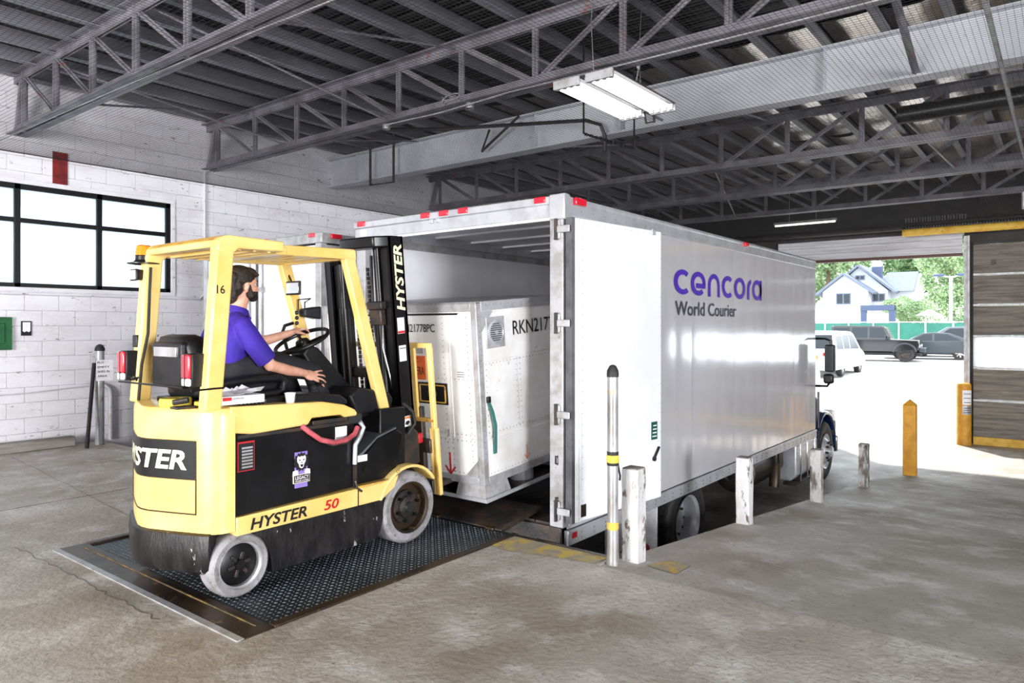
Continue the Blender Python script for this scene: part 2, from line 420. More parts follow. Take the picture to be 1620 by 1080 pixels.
# painted red patch where a conduit hanger was: a flat thin coat on the wall
tag(B(3.72, 3.9, 10.685, 10.703, 3.455, 3.93).build('red_painted_patch', 'redpaint'), 'dark red painted rectangle on the white block wall above the window', 'paint patch')
# ---------------------------------------------------------------- window
w1 = bpy.data.objects.new('window_1', None); COL.objects.link(w1); w1.location = (3.3, 10.7, 2.1); struct(w1)
mb = MB()
for a in ((WX0 - .06, WX1 + .06, WZ1, WZ1 + .06), (WX0 - .06, WX1 + .06, WZ0 - .05, WZ0), (WX1, WX1 + .06, WZ0, WZ1)):
    mb.box(a[0], a[1], 10.68, 10.75, a[2], a[3])
mb.build('window_trim', 'block', w1, bevel=.004)
fr = MB(); t = .035
fr.box(WX0, WX1, 10.70, 10.78, WZ1 - .07, WZ1); fr.box(WX0, WX1, 10.70, 10.78, WZ0, WZ0 + .055)
fr.box(WX1 - .07, WX1, 10.70, 10.78, WZ0, WZ1); fr.box(WX0, WX0 + .07, 10.70, 10.78, WZ0, WZ1)
fr.build('window_frame', 'black', w1, bevel=.003)
mulls = [2.33, 3.32, 4.31]
for x in mulls: B(x - t, x + t, 10.70, 10.77, WZ0, WZ1).build('mullion', 'black', w1, bevel=.003)
B(WX0, WX1, 10.705, 10.765, 2.94, 3.0).build('transom', 'black', w1, bevel=.003)
xs = [WX0] + mulls + [WX1]
for i in range(4):
    for (a, b) in ((WZ0, 2.97), (2.97, WZ1)):
        B(xs[i] + .02, xs[i + 1] - .02, 10.735, 10.741, a + .02, b - .02).build('pane', 'windowpane', w1, smooth=0)
# ---------------------------------------------------------------- ceiling
ce = struct(B(-9, 19.1, -11, 10.95, 5.05, 5.1).build('ceiling', 'deck'))
def corrug(x0, x1, mat, z=4.96):
    mb = MB(); p = .2; n = int((x1 - x0) / p)
    pts = []
    for i in range(n):
        a = x0 + i * p; pts += [(a, z), (a + .1, z), (a + .12, z + .04), (a + .18, z + .04)]
    pts += [(x1, z)]
    vs = []
    for (x, zz) in pts: vs += [(x, -11, zz), (x, 10.9, zz)]
    mb.add(vs, [(2 * i, 2 * i + 1, 2 * i + 3, 2 * i + 2) for i in range(len(pts) - 1)])
    return mb
corrug(-9, 8.3, 'deck').build('roof_deck', 'deck', ce, smooth=0, w=False)
# foil faced insulation sheets between the purlins beyond the girder
pys = [10.6 - .6 * i for i in range(36)]
fo = None
for (xa, xb) in ((8.35, 10.85), (10.85, 13.45), (13.45, 16.0), (16.0, 19.0)):
    for i, y in enumerate(pys[:-1]):
        if y < 0 - .6 * 8: continue
        mb = MB(); nx_, ny_ = 8, 3; vs = []
        ph = random.random() * 6
        for a in range(nx_ + 1):
            for b in range(ny_ + 1):
                fx = a / nx_; fy = b / ny_
                vs.append((xa + .02 + (xb - xa - .04) * fx, y - .02 - .56 * fy, 4.97 - .035 * math.sin(math.pi * fy) * (1 + .6 * math.sin(5 * fx + ph))))
        mb.add(vs, [(a * (ny_ + 1) + b, (a + 1) * (ny_ + 1) + b, (a + 1) * (ny_ + 1) + b + 1, a * (ny_ + 1) + b + 1) for a in range(nx_) for b in range(ny_)])
        mb.build('foil_sheet', 'foil', ce, w=False, smooth=60)
pu = MB(); L0, L1 = -1, 19
pu.box(L0, L1, 0, .005, 4.78, 4.955); pu.box(L0, L1, -.1, 0, 4.775, 4.785); pu.box(L0, L1, .005, .065, 4.95, 4.955)
p0 = None
for i, y in enumerate(pys):
    if y < -6: break
    if p0 is None:
        p0 = pu.build('purlin', 'purlin', ce, w=False, smooth=0); p0.location = (0, y, 0)
    else: dup(p0, ce, (0, y, 0))
# ---------------------------------------------------------------- trusses
YB = 10.7
vys = [10.395 - 1.015 * i for i in range(17)]
def truss(x, mat, zb, zt, label, first):
    t = thing('roof_truss', (x, 5, zb), label, 'truss', 'steel trusses spanning the roof')
    for nm, z, sg in (('top_chord', zt, 1), ('bottom_chord', zb, -1)):
        mb = MB()
        for s in (-1, 1):
            mb.box(x + min(s * .014, s * .024), x + max(s * .014, s * .024), -11, YB, min(z, z - sg * .1), max(z, z - sg * .1))
            mb.box(x + min(s * .014, s * .11), x + max(s * .014, s * .11), -11, YB, z - .005, z + .005)
        mb.build(nm, mat, t, smooth=0)
    v0 = None; d0 = {}
    for k, y in enumerate(vys):
        if v0 is None:
            v0 = MB().box(x - .035, x + .035, y - .012, y + .012, zb - .005, zt).box(x - .012, x + .012, y - .035, y + .035, zb - .005, zt).build('web_post', mat, t, smooth=0)
        else:
            dup(v0, t, (0, y - vys[0], 0))
        if k + 1 < len(vys):
            y2 = vys[k + 1]; kind = 0 if y > 5.3 else 1
            if kind not in d0:
                a, b = ((x, y, zt - .04), (x, y2, zb + .04)) if kind == 0 else ((x, y, zb + .04), (x, y2, zt - .04))
                d0[kind] = (MB().beam(a, b, .06, .016, (1, 0, 0)).beam(a, b, .016, .06, (1, 0, 0)).build('web_diagonal', mat, t, smooth=0), y)
            else: dup(d0[kind][0], t, (0, y - d0[kind][1], 0))
    MB().beam((x, 10.65, zb), (x, 10.395 + .05, zt - .05), .06, .06, (1, 0, 0)).build('end_brace', mat, t, smooth=0)
    return t
truss(3.3, 'joist', 4.05, 4.8, 'grey steel roof truss with rust patches crossing above the forklift', 0)
truss(5.9, 'joist', 4.05, 4.74, 'grey steel roof truss beside the bright tube light fitting', 0)
truss(10.85, 'joist', 4.05, 4.74, 'steel roof truss just beyond the pale solid girder', 0)
truss(13.45, 'joist', 4.05, 4.74, 'steel roof truss midway between the pale girder and the doors', 0)
truss(16.0, 'joist', 4.05, 4.74, 'steel roof truss nearest the roll-up doors', 0)
# ---------------------------------------------------------------- girder
gd = thing('roof_girder', (8.3, 5, 4.13), 'deep pale grey solid steel girder between the trusses', 'girder')
B(8.28, 8.3, -11, 10.7, 4.14, 4.62).build('web', 'girder', gd, smooth=0)
B(8.18, 8.42, -11, 10.7, 4.12, 4.145).build('bottom_flange', 'girder', gd, bevel=.004)
B(8.18, 8.42, -11, 10.7, 4.615, 4.64).build('top_flange', 'girder', gd, bevel=.004)
for y in (9.9, 6.0, 2.1, -1.8):
    B(8.2, 8.28, y - .006, y + .006, 4.145, 4.615).build('stiffener', 'girder', gd, smooth=0)
# ---------------------------------------------------------------- bracing rods and bars
def bar(name, pts, r, mat, label, cat, group=None, n=6):
    o = MB().tube(pts, r, n).build(name, mat); return tag(o, label, cat, group)
BR = 'bridging bars between the trusses'
for (a, b) in (((3.3, 8.7, 4.08), (5.9, 9.5, 4.72)), ((3.3, 9.6, 4.75), (5.9, 8.6, 4.12)), ((5.9, 7.9, 4.08), (8.25, 8.4, 4.62)), ((5.9, 4.9, 4.72), (8.28, 4.05, 4.2)), ((3.3, 5.2, 4.1), (5.9, 5.4, 4.7)),
               ((3.3, 7.2, 4.78), (5.9, 6.5, 4.08))):
    bar('bridging_bar', [a, b], .014, 'joist', 'thin grey bridging bar between %s' % ('the rusty truss above the forklift and the next truss' if b[0] < 6 else 'a grey truss and the pale girder'), 'brace', BR)
for (a, b) in (((8.3, 3.2, 4.2), (10.85, 3.6, 4.7)), ((8.3, 6.4, 4.2), (10.85, 5.9, 4.7)), ((10.85, 5.0, 4.08), (13.45, 5.4, 4.7)), ((10.85, 2.0, 4.7), (13.45, 1.4, 4.08)), ((13.45, 3.4, 4.08), (16, 2.8, 4.7)), ((13.45, 5.5, 4.7), (16, 6, 4.08))):
    bar('bridging_bar', [a, b], .014, 'alu_dull', 'thin pale bridging bar between %s' % ('the pale girder and the first truss beyond it' if a[0] < 9 else 'the first two trusses past the girder' if a[0] < 12 else 'the last two trusses by the doors'), 'brace', 'pale bridging bars by the doors')
bar('girder_brace', [(5.95, 1.1, 4.38), (8.25, 1.22, 4.16)], .035, 'joist', 'short grey angle brace reaching the pale girder above the truck', 'brace', n=4)
bar('conduit', [(2.0, .48, 4.0), (14.5, .5, 4.0)], .022, 'galv', 'long galvanised conduit running under the roof toward the closed door', 'conduit')
bar('round_duct', [(10.4, 1.75, 4.33), (10.4, -3, 4.33)], .11, 'blackmetal', 'round glossy black duct behind the pale girder', 'duct', n=20)
bar('sprinkler_pipe', [(5.95, 7.3, 4.12), (6.9, 6.6, 4.22), (7.9, 4.95, 4.27), (8.1, 4.85, 4.24), (8.16, 4.82, 4.1), (8.16, 4.82, 3.9)], .025, 'joistdark', 'dark sprinkler pipe bending down in front of the pale girder', 'pipe')
bar('pipe_hanger', [(8.1, 9.4, 4.8), (8.1, 9.4, 4.0), (8.1, 8.82, 3.98), (8.1, 8.82, 4.8)], .022, 'joistdark', 'dark U-shaped pipe hanger at the wall end of the pale girder', 'pipe')
bar('girder_clip', [(8.1, 6.2, 4.6), (8.1, 6.9, 4.2), (8.1, 6.75, 4.5)], .02, 'joistdark', 'small dark bent bar hanging across the pale girder', 'brace')
bar('pipe_drop', [(8.22, 4.6, 4.63), (8.22, 4.6, 4.13)], .02, 'galv', 'short vertical pipe on the face of the pale girder', 'pipe')
pts = []
for i in range(61):
    t_ = i / 60; pts.append((6.75 + .95 * t_, 4.26 - .12 * t_, 3.74 + .01 * math.sin(i * 2.6)))
pts = [(6.75, 4.26, 4.8), (6.75, 4.26, 3.9)] + pts + [(7.7, 4.14, 3.9), (7.7, 4.14, 4.8)]
bar('coiled_cable', pts, .012, 'black', 'black coiled cable hanging from the roof below the bright tube light', 'cable')
# netting strung below the trusses
nt = MB(); zN = 3.83
def strand(a, b, r=.0009):
    nt.beam(a, b, 2 * r, 2 * r)
for i in range(int(16.85 / .045)):
    x = 1.4 + i * .045; strand((x, -2.5, zN), (x, 10.7, zN))
for i in range(int(13.2 / .045)):
    y = 10.7 - i * .045; strand((1.4, y, zN), (18.25, y, zN))
me = bpy.data.meshes.new('bird_netting'); me.from_pydata([tuple(v) for v in nt.v], [], nt.f); me.materials.append(M['net'])
o = bpy.data.objects.new('bird_netting', me); COL.objects.link(o); o['kind'] = 'stuff'
tag(o, 'fine black bird netting stretched flat below the roof trusses', 'netting')
bar('net_cable', [(1.4, 10.66, zN), (18.25, 10.66, zN)], .006, 'joistdark', 'thin edge cable holding the netting along the block wall', 'cable')
bar('net_rope', [(3.0, 10.4, 3.86), (3.1, 7.2, 3.9), (3.15, 5.0, 3.9), (3.2, 3, 3.88)], .006, 'alu_dull', 'pale twisted rope running beside the nearest rusty truss', 'rope')

# ---------------------------------------------------------------- front wall with doors
XF = 19.0
mb = MB()
mb.box(XF, XF + .2, 5.95, 10.95, ZW - .3, 5.06); mb.box(XF, XF + .2, 1.6, 5.95, 3.72, 5.06)
mb.box(XF, XF + .2, 1.62, 1.86, ZW - .3, 3.72)
mb.box(XF, XF + .2, -2.6, 1.62, 3.44, 5.06); mb.box(XF, XF + .2, -3.4, -2.6, ZW - .3, 5.06)
mb.box(XF, XF + .2, -8, -3.4, ZW - .3, 5.06); mb.box(XF, XF + .2, -11.2, -8, ZW - .3, 5.06)
struct(mb.build('wall_front', 'fascia', smooth=0))
mb = MB(); mb.box(-9.2, -9, -11.2, .2, ZW, 5); mb.box(-9.2, -9, 5.0, 10.95, ZW, 5); mb.box(-9.2, -9, .2, 5.0, 4.2, 5)
struct(mb.build('wall_back', 'mortar', smooth=0))
mb = MB(); mb.box(-9.2, -3.6, -11.2, -11, ZW - .3, 5); mb.box(6.8, 19.2, -11.2, -11, ZW - .3, 5); mb.box(-3.6, 6.8, -11.2, -11, 4.0, 5)
struct(mb.build('wall_right', 'mortar', smooth=0))
d1 = bpy.data.objects.new('door_1', None); COL.objects.link(d1); d1.location = (XF, 3.9, 3.3); struct(d1)
z = 3.24
for k in range(3):
    B(18.86, 18.92, 1.88, 5.95, z + .16 * k, z + .155 * (k + 1) + .005 * k).build('door_board', 'header', d1, bevel=.004)
B(18.83, 18.95, 1.88, 5.95, 3.17, 3.24).build('bottom_rail', 'brown', d1, bevel=.004)
B(18.85, 18.93, 1.88, 5.95, 3.238, 3.25).build('edge_strip', 'alu', d1)
tr1 = struct(MB().box(18.9, 18.99, 1.76, 1.86, ZW, 3.62).box(18.84, 18.9, 1.74, 1.78, ZW, 3.62).build('trim_9', 'alu_dull', bevel=.003))
d2 = bpy.data.objects.new('door_2', None); COL.objects.link(d2); d2.location = (XF, -.4, ZW); struct(d2)
lv_ = [-.9, -.06, .66, 1.37, 2.06, 2.74, 3.44]
for k in range(6):
    B(18.9, 18.95, -2.55, 1.68, lv_[k] + .03, lv_[k + 1] - .03).build('door_section', 'frosted' if k == 2 else 'doorpanel', d2, bevel=.004)
    B(18.88, 18.955, -2.55, 1.68, lv_[k + 1] - .025, lv_[k + 1] + .025).build('section_rail', 'alu_dull' if k != 5 else 'fascia', d2, bevel=.004)
    if k != 2:
        for q in range(1, 4):
            zz = lv_[k] + .03 + (lv_[k + 1] - lv_[k] - .06) * q / 4
            B(18.894, 18.9, -2.55, 1.68, zz - .006, zz + .006).build('section_rib', 'doorpanel', d2)
B(18.87, 18.96, -2.55, 1.68, ZW, -.87).build('bottom_rail', 'yellow_old', d2, bevel=.006)
B(18.86, 18.88, 1.25, 1.33, 2.95, 3.05).build('door_latch', 'black', d2)
# header pipe and yellow roller with bird spikes
hb = tag(MB().cyl((18.5, 9.5, 3.86), (18.5, 3.0, 3.86), .075, 16).build('header_pipe', 'joistdark'), 'dark grey horizontal pipe above the open doorway', 'pipe')
yr = thing('door_roller', (18.4, 1.0, 3.72), 'yellow painted roller tube with bird spikes above the closed door', 'roller')
MB().cyl((18.4, 3.0, 3.72), (18.4, -3, 3.72), .085, 20).build('roller_tube', 'yellow_old', yr)
MB().cyl((18.4, 3.0, 3.9), (18.4, -3, 3.9), .05, 12).build('upper_tube', 'joistdark', yr)
MB().box(18.35, 18.45, -3, 2.95, 3.8, 3.82).build('spike_strip', 'black', yr)
sk = MB()
for i in range(70):
    y = 2.93 - i * .055
    h = .24 if i < 22 else .1
    for dx in (-.05, .05):
        sk.tube([(18.4, y, 3.81), (18.4 + dx, y + random.uniform(-.01, .01), 3.81 + h)], .0045, 4)
o = sk.build('spikes', 'alu', yr); o['kind'] = 'stuff'
tag(B(14.6, 14.75, .42, .62, 3.55, 3.86).build('speaker_box', 'alu_dull', bevel=.03, seg=3), 'pale grey speaker box hanging from the conduit end', 'speaker')
# far strip light
fl2 = thing('strip_light', (17.3, 4.85, 4.0), 'single fluorescent strip light above the open doorway', 'light')
B(17.26, 17.34, 4.15, 5.56, 4.0, 4.05).build('housing', 'alu_dull', fl2, bevel=.005)
MB().cyl((17.3, 4.18, 3.975), (17.3, 5.53, 3.975), .018, 10).build('tube', 'tubefar', fl2)
for y_ in (4.6, 5.2): MB().tube([(17.3, y_, 4.04), (17.3, y_, 4.79)], .006, 6).build('hanger', 'alu_dull', fl2)
# near 8 tube fixture
cl = thing('tube_light', (5.93, 3.35, 3.7), 'large fluorescent fitting with two banks of bright white tubes under the roof', 'light')
for y0 in (3.06, 3.4):
    B(5.32, 6.53, y0, y0 + .27, 3.785, 3.8).build('reflector', 'joistdark', cl, bevel=.003)
    for e in (5.3, 6.53): B(e, e + .03, y0, y0 + .27, 3.725, 3.8).build('end_cap', 'alu_dull', cl, bevel=.003)
    for k in range(4):
        y = y0 + .03 + .07 * k
        MB().cyl((5.33, y, 3.75), (6.53, y, 3.75), .017, 10).build('tube', 'tube', cl)
        for e in (5.335, 6.5): B(e - .012, e + .02, y - .02, y + .02, 3.728, 3.79).build('lamp_holder', 'alu', cl)
B(5.38, 5.44, 3.345, 3.385, 3.76, 3.8).build('junction_box', 'alu_dull', cl)
for p in ((5.5, 3.36), (6.4, 3.36)):
    MB().tube([(p[0], p[1], 3.8), (p[0] - .05, p[1], 4.3), (p[0], p[1], 4.78)], .004, 5).build('hanger_chain', 'steel', cl)
MB().tube([(6.53, 3.4, 3.77), (6.62, 3.42, 3.68), (6.62, 3.33, 3.68), (6.54, 3.3, 3.77)], .014, 6).build('bracket', 'joistdark', cl)
# hanging round junction / plug, cable loops on truss
pl = thing('hanging_socket', (6.3, 3.75, 4.45), 'small round ceiling socket with a white plug hanging by the bright tube light', 'socket')
MB().lathe((6.6, 3.5, 4.36), (0, 0, 1), [(.01, .06), (.06, .05), (.06, 0), (.04, -.02)], 14).build('box', 'alu_dull', pl)
MB().lathe((6.6, 3.5, 4.25), (0, 0, 1), [(.012, 0), (.02, .02), (.02, .07), (.012, .09)], 10).build('plug', 'paper', pl)
MB().tube([(6.6, 3.5, 4.25), (6.5, 3.48, 4.05), (6.3, 3.42, 3.95)], .006, 6).build('cord', 'paper', pl)
pts = [(5.86, 5.45 + .13 * math.cos(a), 4.06 + .05 * math.sin(a) + .01 * a) for a in [i * .5 for i in range(26)]]
bar('cable_coil', pts, .008, 'galv', 'loop of grey cable coiled on the bottom of the truss', 'cable')
pts = [(5.83, 6.5, 4.02), (5.83, 5.6, 4.0), (5.83, 4.6, 4.03), (5.83, 2.0, 4.01), (5.83, -2, 4.02)]
bar('truss_cable', pts, .009, 'alu_dull', 'grey cable fixed along the bottom of the truss beside the tube light', 'cable')
for y, nm in ((6.55, 'further from'), (5.2, 'next to')):
    tag(MB().lathe((5.9, y, 3.99), (0, 0, 1), [(.045, 0), (.05, .02), (.05, .06)], 12).build('conduit_box', 'galv'), 'small round conduit box under the truss %s the coiled cable loop' % nm, 'conduit box')
# ---------------------------------------------------------------- things on the left wall
bar('wall_conduit', [(2.0, 10.67, 2.02), (5.45, 10.67, 2.02), (5.75, 10.67, 2.02), (5.83, 10.67, 2.1), (5.83, 10.67, 4.0), (5.9, 10.67, 4.05)], .016, 'block', 'white painted conduit running under the window and up the block wall', 'conduit', n=8)
pb = thing('electrical_box', (3.1, 10.69, 1.3), 'dark green electrical panel on the block wall', 'panel')
B(2.75, 3.25, 10.66, 10.702, 1.29, 1.71).build('cover', 'greenbox', pb, bevel=.006)
mb = MB(); mb.box(2.85, 3.17, 10.645, 10.665, 1.37, 1.63); mb.build('inset', 'greenbox', pb, bevel=.01)
for x in (3.0, 3.06): MB().cyl((x, 10.64, 1.4), (x, 10.64, 1.6), .012, 8).build('bar', 'alu_dull', pb)
sb = thing('wall_notice', (3.41, 10.69, 1.55), 'small black framed notice beside the green panel', 'notice')
B(3.355, 3.475, 10.685, 10.702, 1.47, 1.66).build('frame', 'blackmetal', sb, bevel=.004)
MB().prism([(3.372, 1.53), (3.39, 1.515), (3.415, 1.53), (3.44, 1.515), (3.458, 1.53), (3.458, 1.645), (3.372, 1.645)], 'y', 10.68, 10.686).build('paper', 'paper', sb, smooth=0)
bp = thing('pipe_bollard', (4.2, 10.25, 0), 'galvanised steel pipe bollard with a handwritten paper by the block wall', 'bollard')
bx, by = 4.15, 10.3
MB().cyl((bx, by, -.02), (bx, by, 1.27), .055, 18).build('pipe', 'galv', bp)
MB().lathe((bx, by, 1.26), (0, 0, 1), [(.062, 0), (.062, .03), (.045, .07), (.015, .09)], 16).build('cap', 'rubber', bp)
for zz in (.72, .35): MB().cyl((bx, by, zz), (bx, by, zz + .02), .058, 18).build('band', 'galv', bp)
sg = B(bx - .07, bx + .14, by - .064, by - .06, .86, 1.14).build('paper_sign', 'paper', bp)
for k, (s_, wd_) in enumerate((('PUT', .08), ('EMPTY', .15), ('SKIDS IN', .15), ('AREA', .12))):
    text(s_, wd_, .028, 'blackink', sg, (bx - .055, by - .066, 1.09 - .06 * k), (1, 0, 0), (0, 0, 1))
tag(MB().tube([(3.92, 10.12, 0), (4.073, 10.285, 1.1)], .025, 10).build('steel_pole', 'blackmetal'), 'dark steel pole leaning against the galvanised pipe bollard', 'pole')
bar('vent_pipe', [(4.43, 10.64, 0), (4.43, 10.64, .66), (4.41, 10.65, .72), (4.37, 10.67, .76), (4.33, 10.69, .77)], .03, 'alu_dull', 'pale bent pipe fixed to the block wall behind the bollard', 'pipe', n=10)
bar('wall_wire', [(2.2, 10.68, .70), (3.4, 10.68, .72), (4.2, 10.68, .77)], .01, 'mortar', 'thin grey cable stretched low along the block wall', 'cable')
tag(B(1.6, 3.9, 10.42, 10.56, 0, .13).build('timber_beam', 'timber', bevel=.01), 'weathered grey timber lying at the foot of the block wall', 'timber')
# ================================================================ FORKLIFT (world coordinates, nose toward +X)
FK = thing('forklift', (2.9, 4.35, 0), 'yellow and black counterbalance forklift with overhead guard on the steel plate', 'forklift')
YN, YF, YC = 3.83, 4.87, 4.35
def mir(y): return 2 * YC - y
# plan curve of the counterweight, near side -> rear -> far side
half = [(2.28, 3.83), (2.235, 3.832), (2.2, 3.842), (2.168, 3.865), (2.142, 3.9), (2.12, 3.945), (2.096, 4.005), (2.07, 4.07), (2.043, 4.14), (2.016, 4.215), (1.992, 4.285), (1.985, 4.35)]
plan = half + [(x, mir(y)) for x, y in reversed(half[:-1])]
cum = [0]
for i in range(1, len(plan)): cum.append(cum[-1] + math.dist(plan[i], plan[i - 1]))
def along(s_, off=0):
    s_ = max(0, min(cum[-1] - 1e-6, s_)); i = 0
    while cum[i + 1] < s_: i += 1
    t = (s_ - cum[i]) / (cum[i + 1] - cum[i]); a, b = plan[i], plan[i + 1]
    dx, dy = b[0] - a[0], b[1] - a[1]; l = math.hypot(dx, dy)
    return (a[0] + dx * t - off * dy / l, a[1] + dy * t + off * dx / l)
def shellpatch(s0, s1, z0, z1, o0, o1, n=24):
    mb = MB(); rings = []
    for i in range(n + 1):
        s_ = s0 + (s1 - s0) * i / n; a = along(s_, o0); b = along(s_, o1)
        rings.append([(a[0], a[1], z0), (b[0], b[1], z0), (b[0], b[1], z1), (a[0], a[1], z1)])
    return mb.loft(rings)
rings = []
for z, sc_ in ((.40, 1), (.44, 1), (.9, 1), (1.06, 1), (1.095, .985), (1.115, .955), (1.12, .9)):
    rings.append([(2.28 + (x - 2.28) * sc_, YC + (y - YC) * (sc_ if sc_ == 1 else (1 + sc_) / 2 + .0), z) for x, y in plan])
cw = MB().loft(rings).build('counterweight', 'yellow', FK, smooth=50)
tot = cum[-1]; sP0 = 0.235; sP1 = tot - sP0
# along() offset sign: positive = outward
ox = along(tot / 2, .05)[0]; SG = 1 if ox < 1.985 else -1
def patch(name, mat, s0, s1, z0, z1, th, parent, n=30, bev=0):
    return shellpatch(s0, s1, z0, z1, -.01 * SG, th * SG, n).build(name, mat, parent, bevel=bev)
patch('badge_panel', 'black', sP0, sP1, .715, .93, .006, cw)
patch('badge_seam', 'rustframe', sP0, sP1, .508, .516, .004, cw)
for z_ in (.712, .932): patch('badge_seam', 'rustframe', sP0 - .006, sP1 + .006, z_ - .004, z_ + .004, .004, cw)
for s_ in (sP0 - .006, sP1): patch('badge_seam', 'rustframe', s_, s_ + .006, .508, .93, .005, cw, n=3)
st0 = tot - .29; tw = tot - .58
def cwmap(a, b):
    p = along(st0 - a, .0095 * SG); return Vector((p[0], p[1], .765 + b))
text('HYSTER', tw, .115, 'ivory', cw, (0, 0, 0), (1, 0, 0), (0, 0, 1), shear=.18, bold=.03, mapf=cwmap)
# rear bumper (black, scuffed)
mk('scuffed', '#161416', .38, metal=.2, col2='#2b2829', sc=8, chip='#b9b2ad', csc=11, cth=(.66, .69), stretch=(1.6, 1.6, .6), bump=.2)
def bump_ring(z, o, s0=.14):
    r_ = [along(s0 + (tot - 2 * s0) * i / 36, o * SG) for i in range(37)]
    return r_
mb = MB(); R0 = []
for z, o_ in ((.405, .0), (.395, .022), (.32, .03), (.2, .024), (.17, .0)):
    pts = bump_ring(z, o_); zz = z
    R0.append([(x, y, zz) for x, y in pts] + [(2.2, mir(3.9), zz), (2.2, 3.9, zz)])
mb.loft(R0).build('rear_bumper', 'scuffed', FK, smooth=45)
# chassis, battery box
B(2.28, 3.55, 3.95, 4.75, .14, .5).build('chassis', 'blackmetal', FK, bevel=.01)
bt = MB().prism([(2.285, .48), (3.17, .5), (3.17, .93), (3.09, .985), (2.285, .985)], 'y', 3.845, mir(3.845)).build('battery_box', 'blackpaint', FK, bevel=.006)
B(2.3, 3.12, 3.835, 3.845, .935, .955).build('seam_rail', 'darksteel', bt)
# data sticker with printed rows
sk_ = B(2.30, 2.41, 3.837, 3.846, .74, .915).build('warning_sticker', 'red', bt)
B(2.305, 2.405, 3.834, 3.838, .745, .905).build('sticker_face', 'blackink', bt)
for k in range(7): B(2.325, 2.395, 3.832, 3.835, .758 + .019 * k, .769 + .019 * k).build('sticker_row', 'alu_dull', bt)
# lion emblem: purple card, white mane shape, black plate with name
B(2.695, 2.785, 3.836, 3.846, .575, .8).build('emblem_card', 'lavender', bt)
def star(cx_, cz_, r0, r1, n, y, name, mat, sx=1):
    P = []
    for i in range(2 * n):
        r_ = r0 if i % 2 else r1; t = math.pi * i / n + .3
        P.append((cx_ + sx * r_ * math.cos(t), cz_ + r_ * math.sin(t)))
    return MB().prism(P, 'y', y, y + .003).build(name, mat, bt, smooth=0)
star(2.738, .738, .05, .062, 15, 3.834, 'emblem_mane', 'blackink')
MB().prism([(2.706, .762), (2.713, .777), (2.722, .77), (2.738, .774), (2.754, .77), (2.763, .777), (2.77, .762), (2.768, .74), (2.757, .722), (2.752, .704), (2.738, .696), (2.724, .704), (2.719, .722), (2.708, .74)], 'y', 3.831, 3.835).build('emblem_face', 'paper', bt, smooth=0)
for s_ in (-1, 1):
    MB().prism([(2.738 + s_ * .008, .75), (2.738 + s_ * .02, .756), (2.738 + s_ * .019, .748), (2.738 + s_ * .01, .745)], 'y', 3.828, 3.832).build('emblem_eye', 'blackink', bt, smooth=0)
MB().prism([(2.731, .736), (2.745, .736), (2.738, .729)], 'y', 3.828, 3.832).build('emblem_nose', 'blackink', bt, smooth=0)
MB().prism([(2.727, .722), (2.749, .722), (2.745, .708), (2.738, .705), (2.731, .708)], 'y', 3.828, 3.832).build('emblem_mouth', 'blackink', bt, smooth=0)
for s_ in (-1, 1):
    MB().prism([(2.738 + s_ * .035, .69), (2.738 + s_ * .062, .685), (2.738 + s_ * .066, .655), (2.738 + s_ * .03, .655), (2.738 + s_ * .024, .672)], 'y', 3.831, 3.835).build('emblem_paw', 'paper', bt, smooth=0)
B(2.678, 2.8, 3.832, 3.84, .606, .66).build('name_plate', 'ivory', bt); B(2.682, 2.796, 3.830, 3.834, .61, .656).build('name_plate', 'blackink', bt)
text('LEGACY', .1, .022, 'paper', bt, (2.689, 3.8295, .629), (1, 0, 0), (0, 0, 1), bold=.02)
text('POWER SYSTEMS', .1, .01, 'paper', bt, (2.689, 3.8295, .614), (1, 0, 0), (0, 0, 1), bold=.02)
B(3.01, 3.1, 3.835, 3.846, .83, .925).build('paper_label', 'paper', bt)
B(3.01, 3.1, 3.833, 3.836, .853, .857).build('label_line', 'greyink', bt)
B(2.83, 3.12, 3.84, 3.9, .955, .985).build('terminal_tray', 'darksteel', bt, bevel=.004)
MB().tube([(2.74, 3.835, .965), (2.78, 3.815, .925), (2.86, 3.8, .865), (2.96, 3.79, .835), (3.06, 3.79, .84), (3.13, 3.79, .87), (3.17, 3.81, .91)], .017, 10).build('battery_cable', 'pinkcable', FK)
MB().tube([(2.76, 3.84, .95), (2.83, 3.81, .875), (2.95, 3.795, .818), (3.06, 3.795, .82), (3.16, 3.81, .875)], .008, 8).build('battery_cable', 'rubber', FK)
# white bent bracket / battery gate strap
MB().tube([(3.21, 3.83, .94), (3.235, 3.825, .9), (3.2, 3.82, .84), (3.16, 3.82, .79), (3.155, 3.82, .66)], .016, 8).build('gate_strap', 'alu', FK)
B(3.15, 3.17, 3.815, 3.835, .5, .78).build('gate_bar', 'darksteel', FK)
MB().tube([(3.15, 3.81, .55), (3.16, 3.8, .5), (3.2, 3.8, .47)], .008, 6).build('gate_latch', 'darksteel', FK)
B(3.1, 3.24, 3.84, 3.95, .93, 1.0).build('cable_plug', 'rubber', FK, bevel=.01)
# hood / battery cover
hd = MB().prism([(2.25, .975), (2.25, 1.11), (2.27, 1.125), (2.9, 1.105), (3.08, 1.07), (3.17, 1.03), (3.19, 1.005), (3.185, .985), (3.08, .985), (3.05, 1.005), (2.82, 1.005), (2.79, .965), (2.4, .952)], 'y', 3.833, mir(3.833)).build('battery_cover', 'yellow', FK, bevel=.012, seg=3)
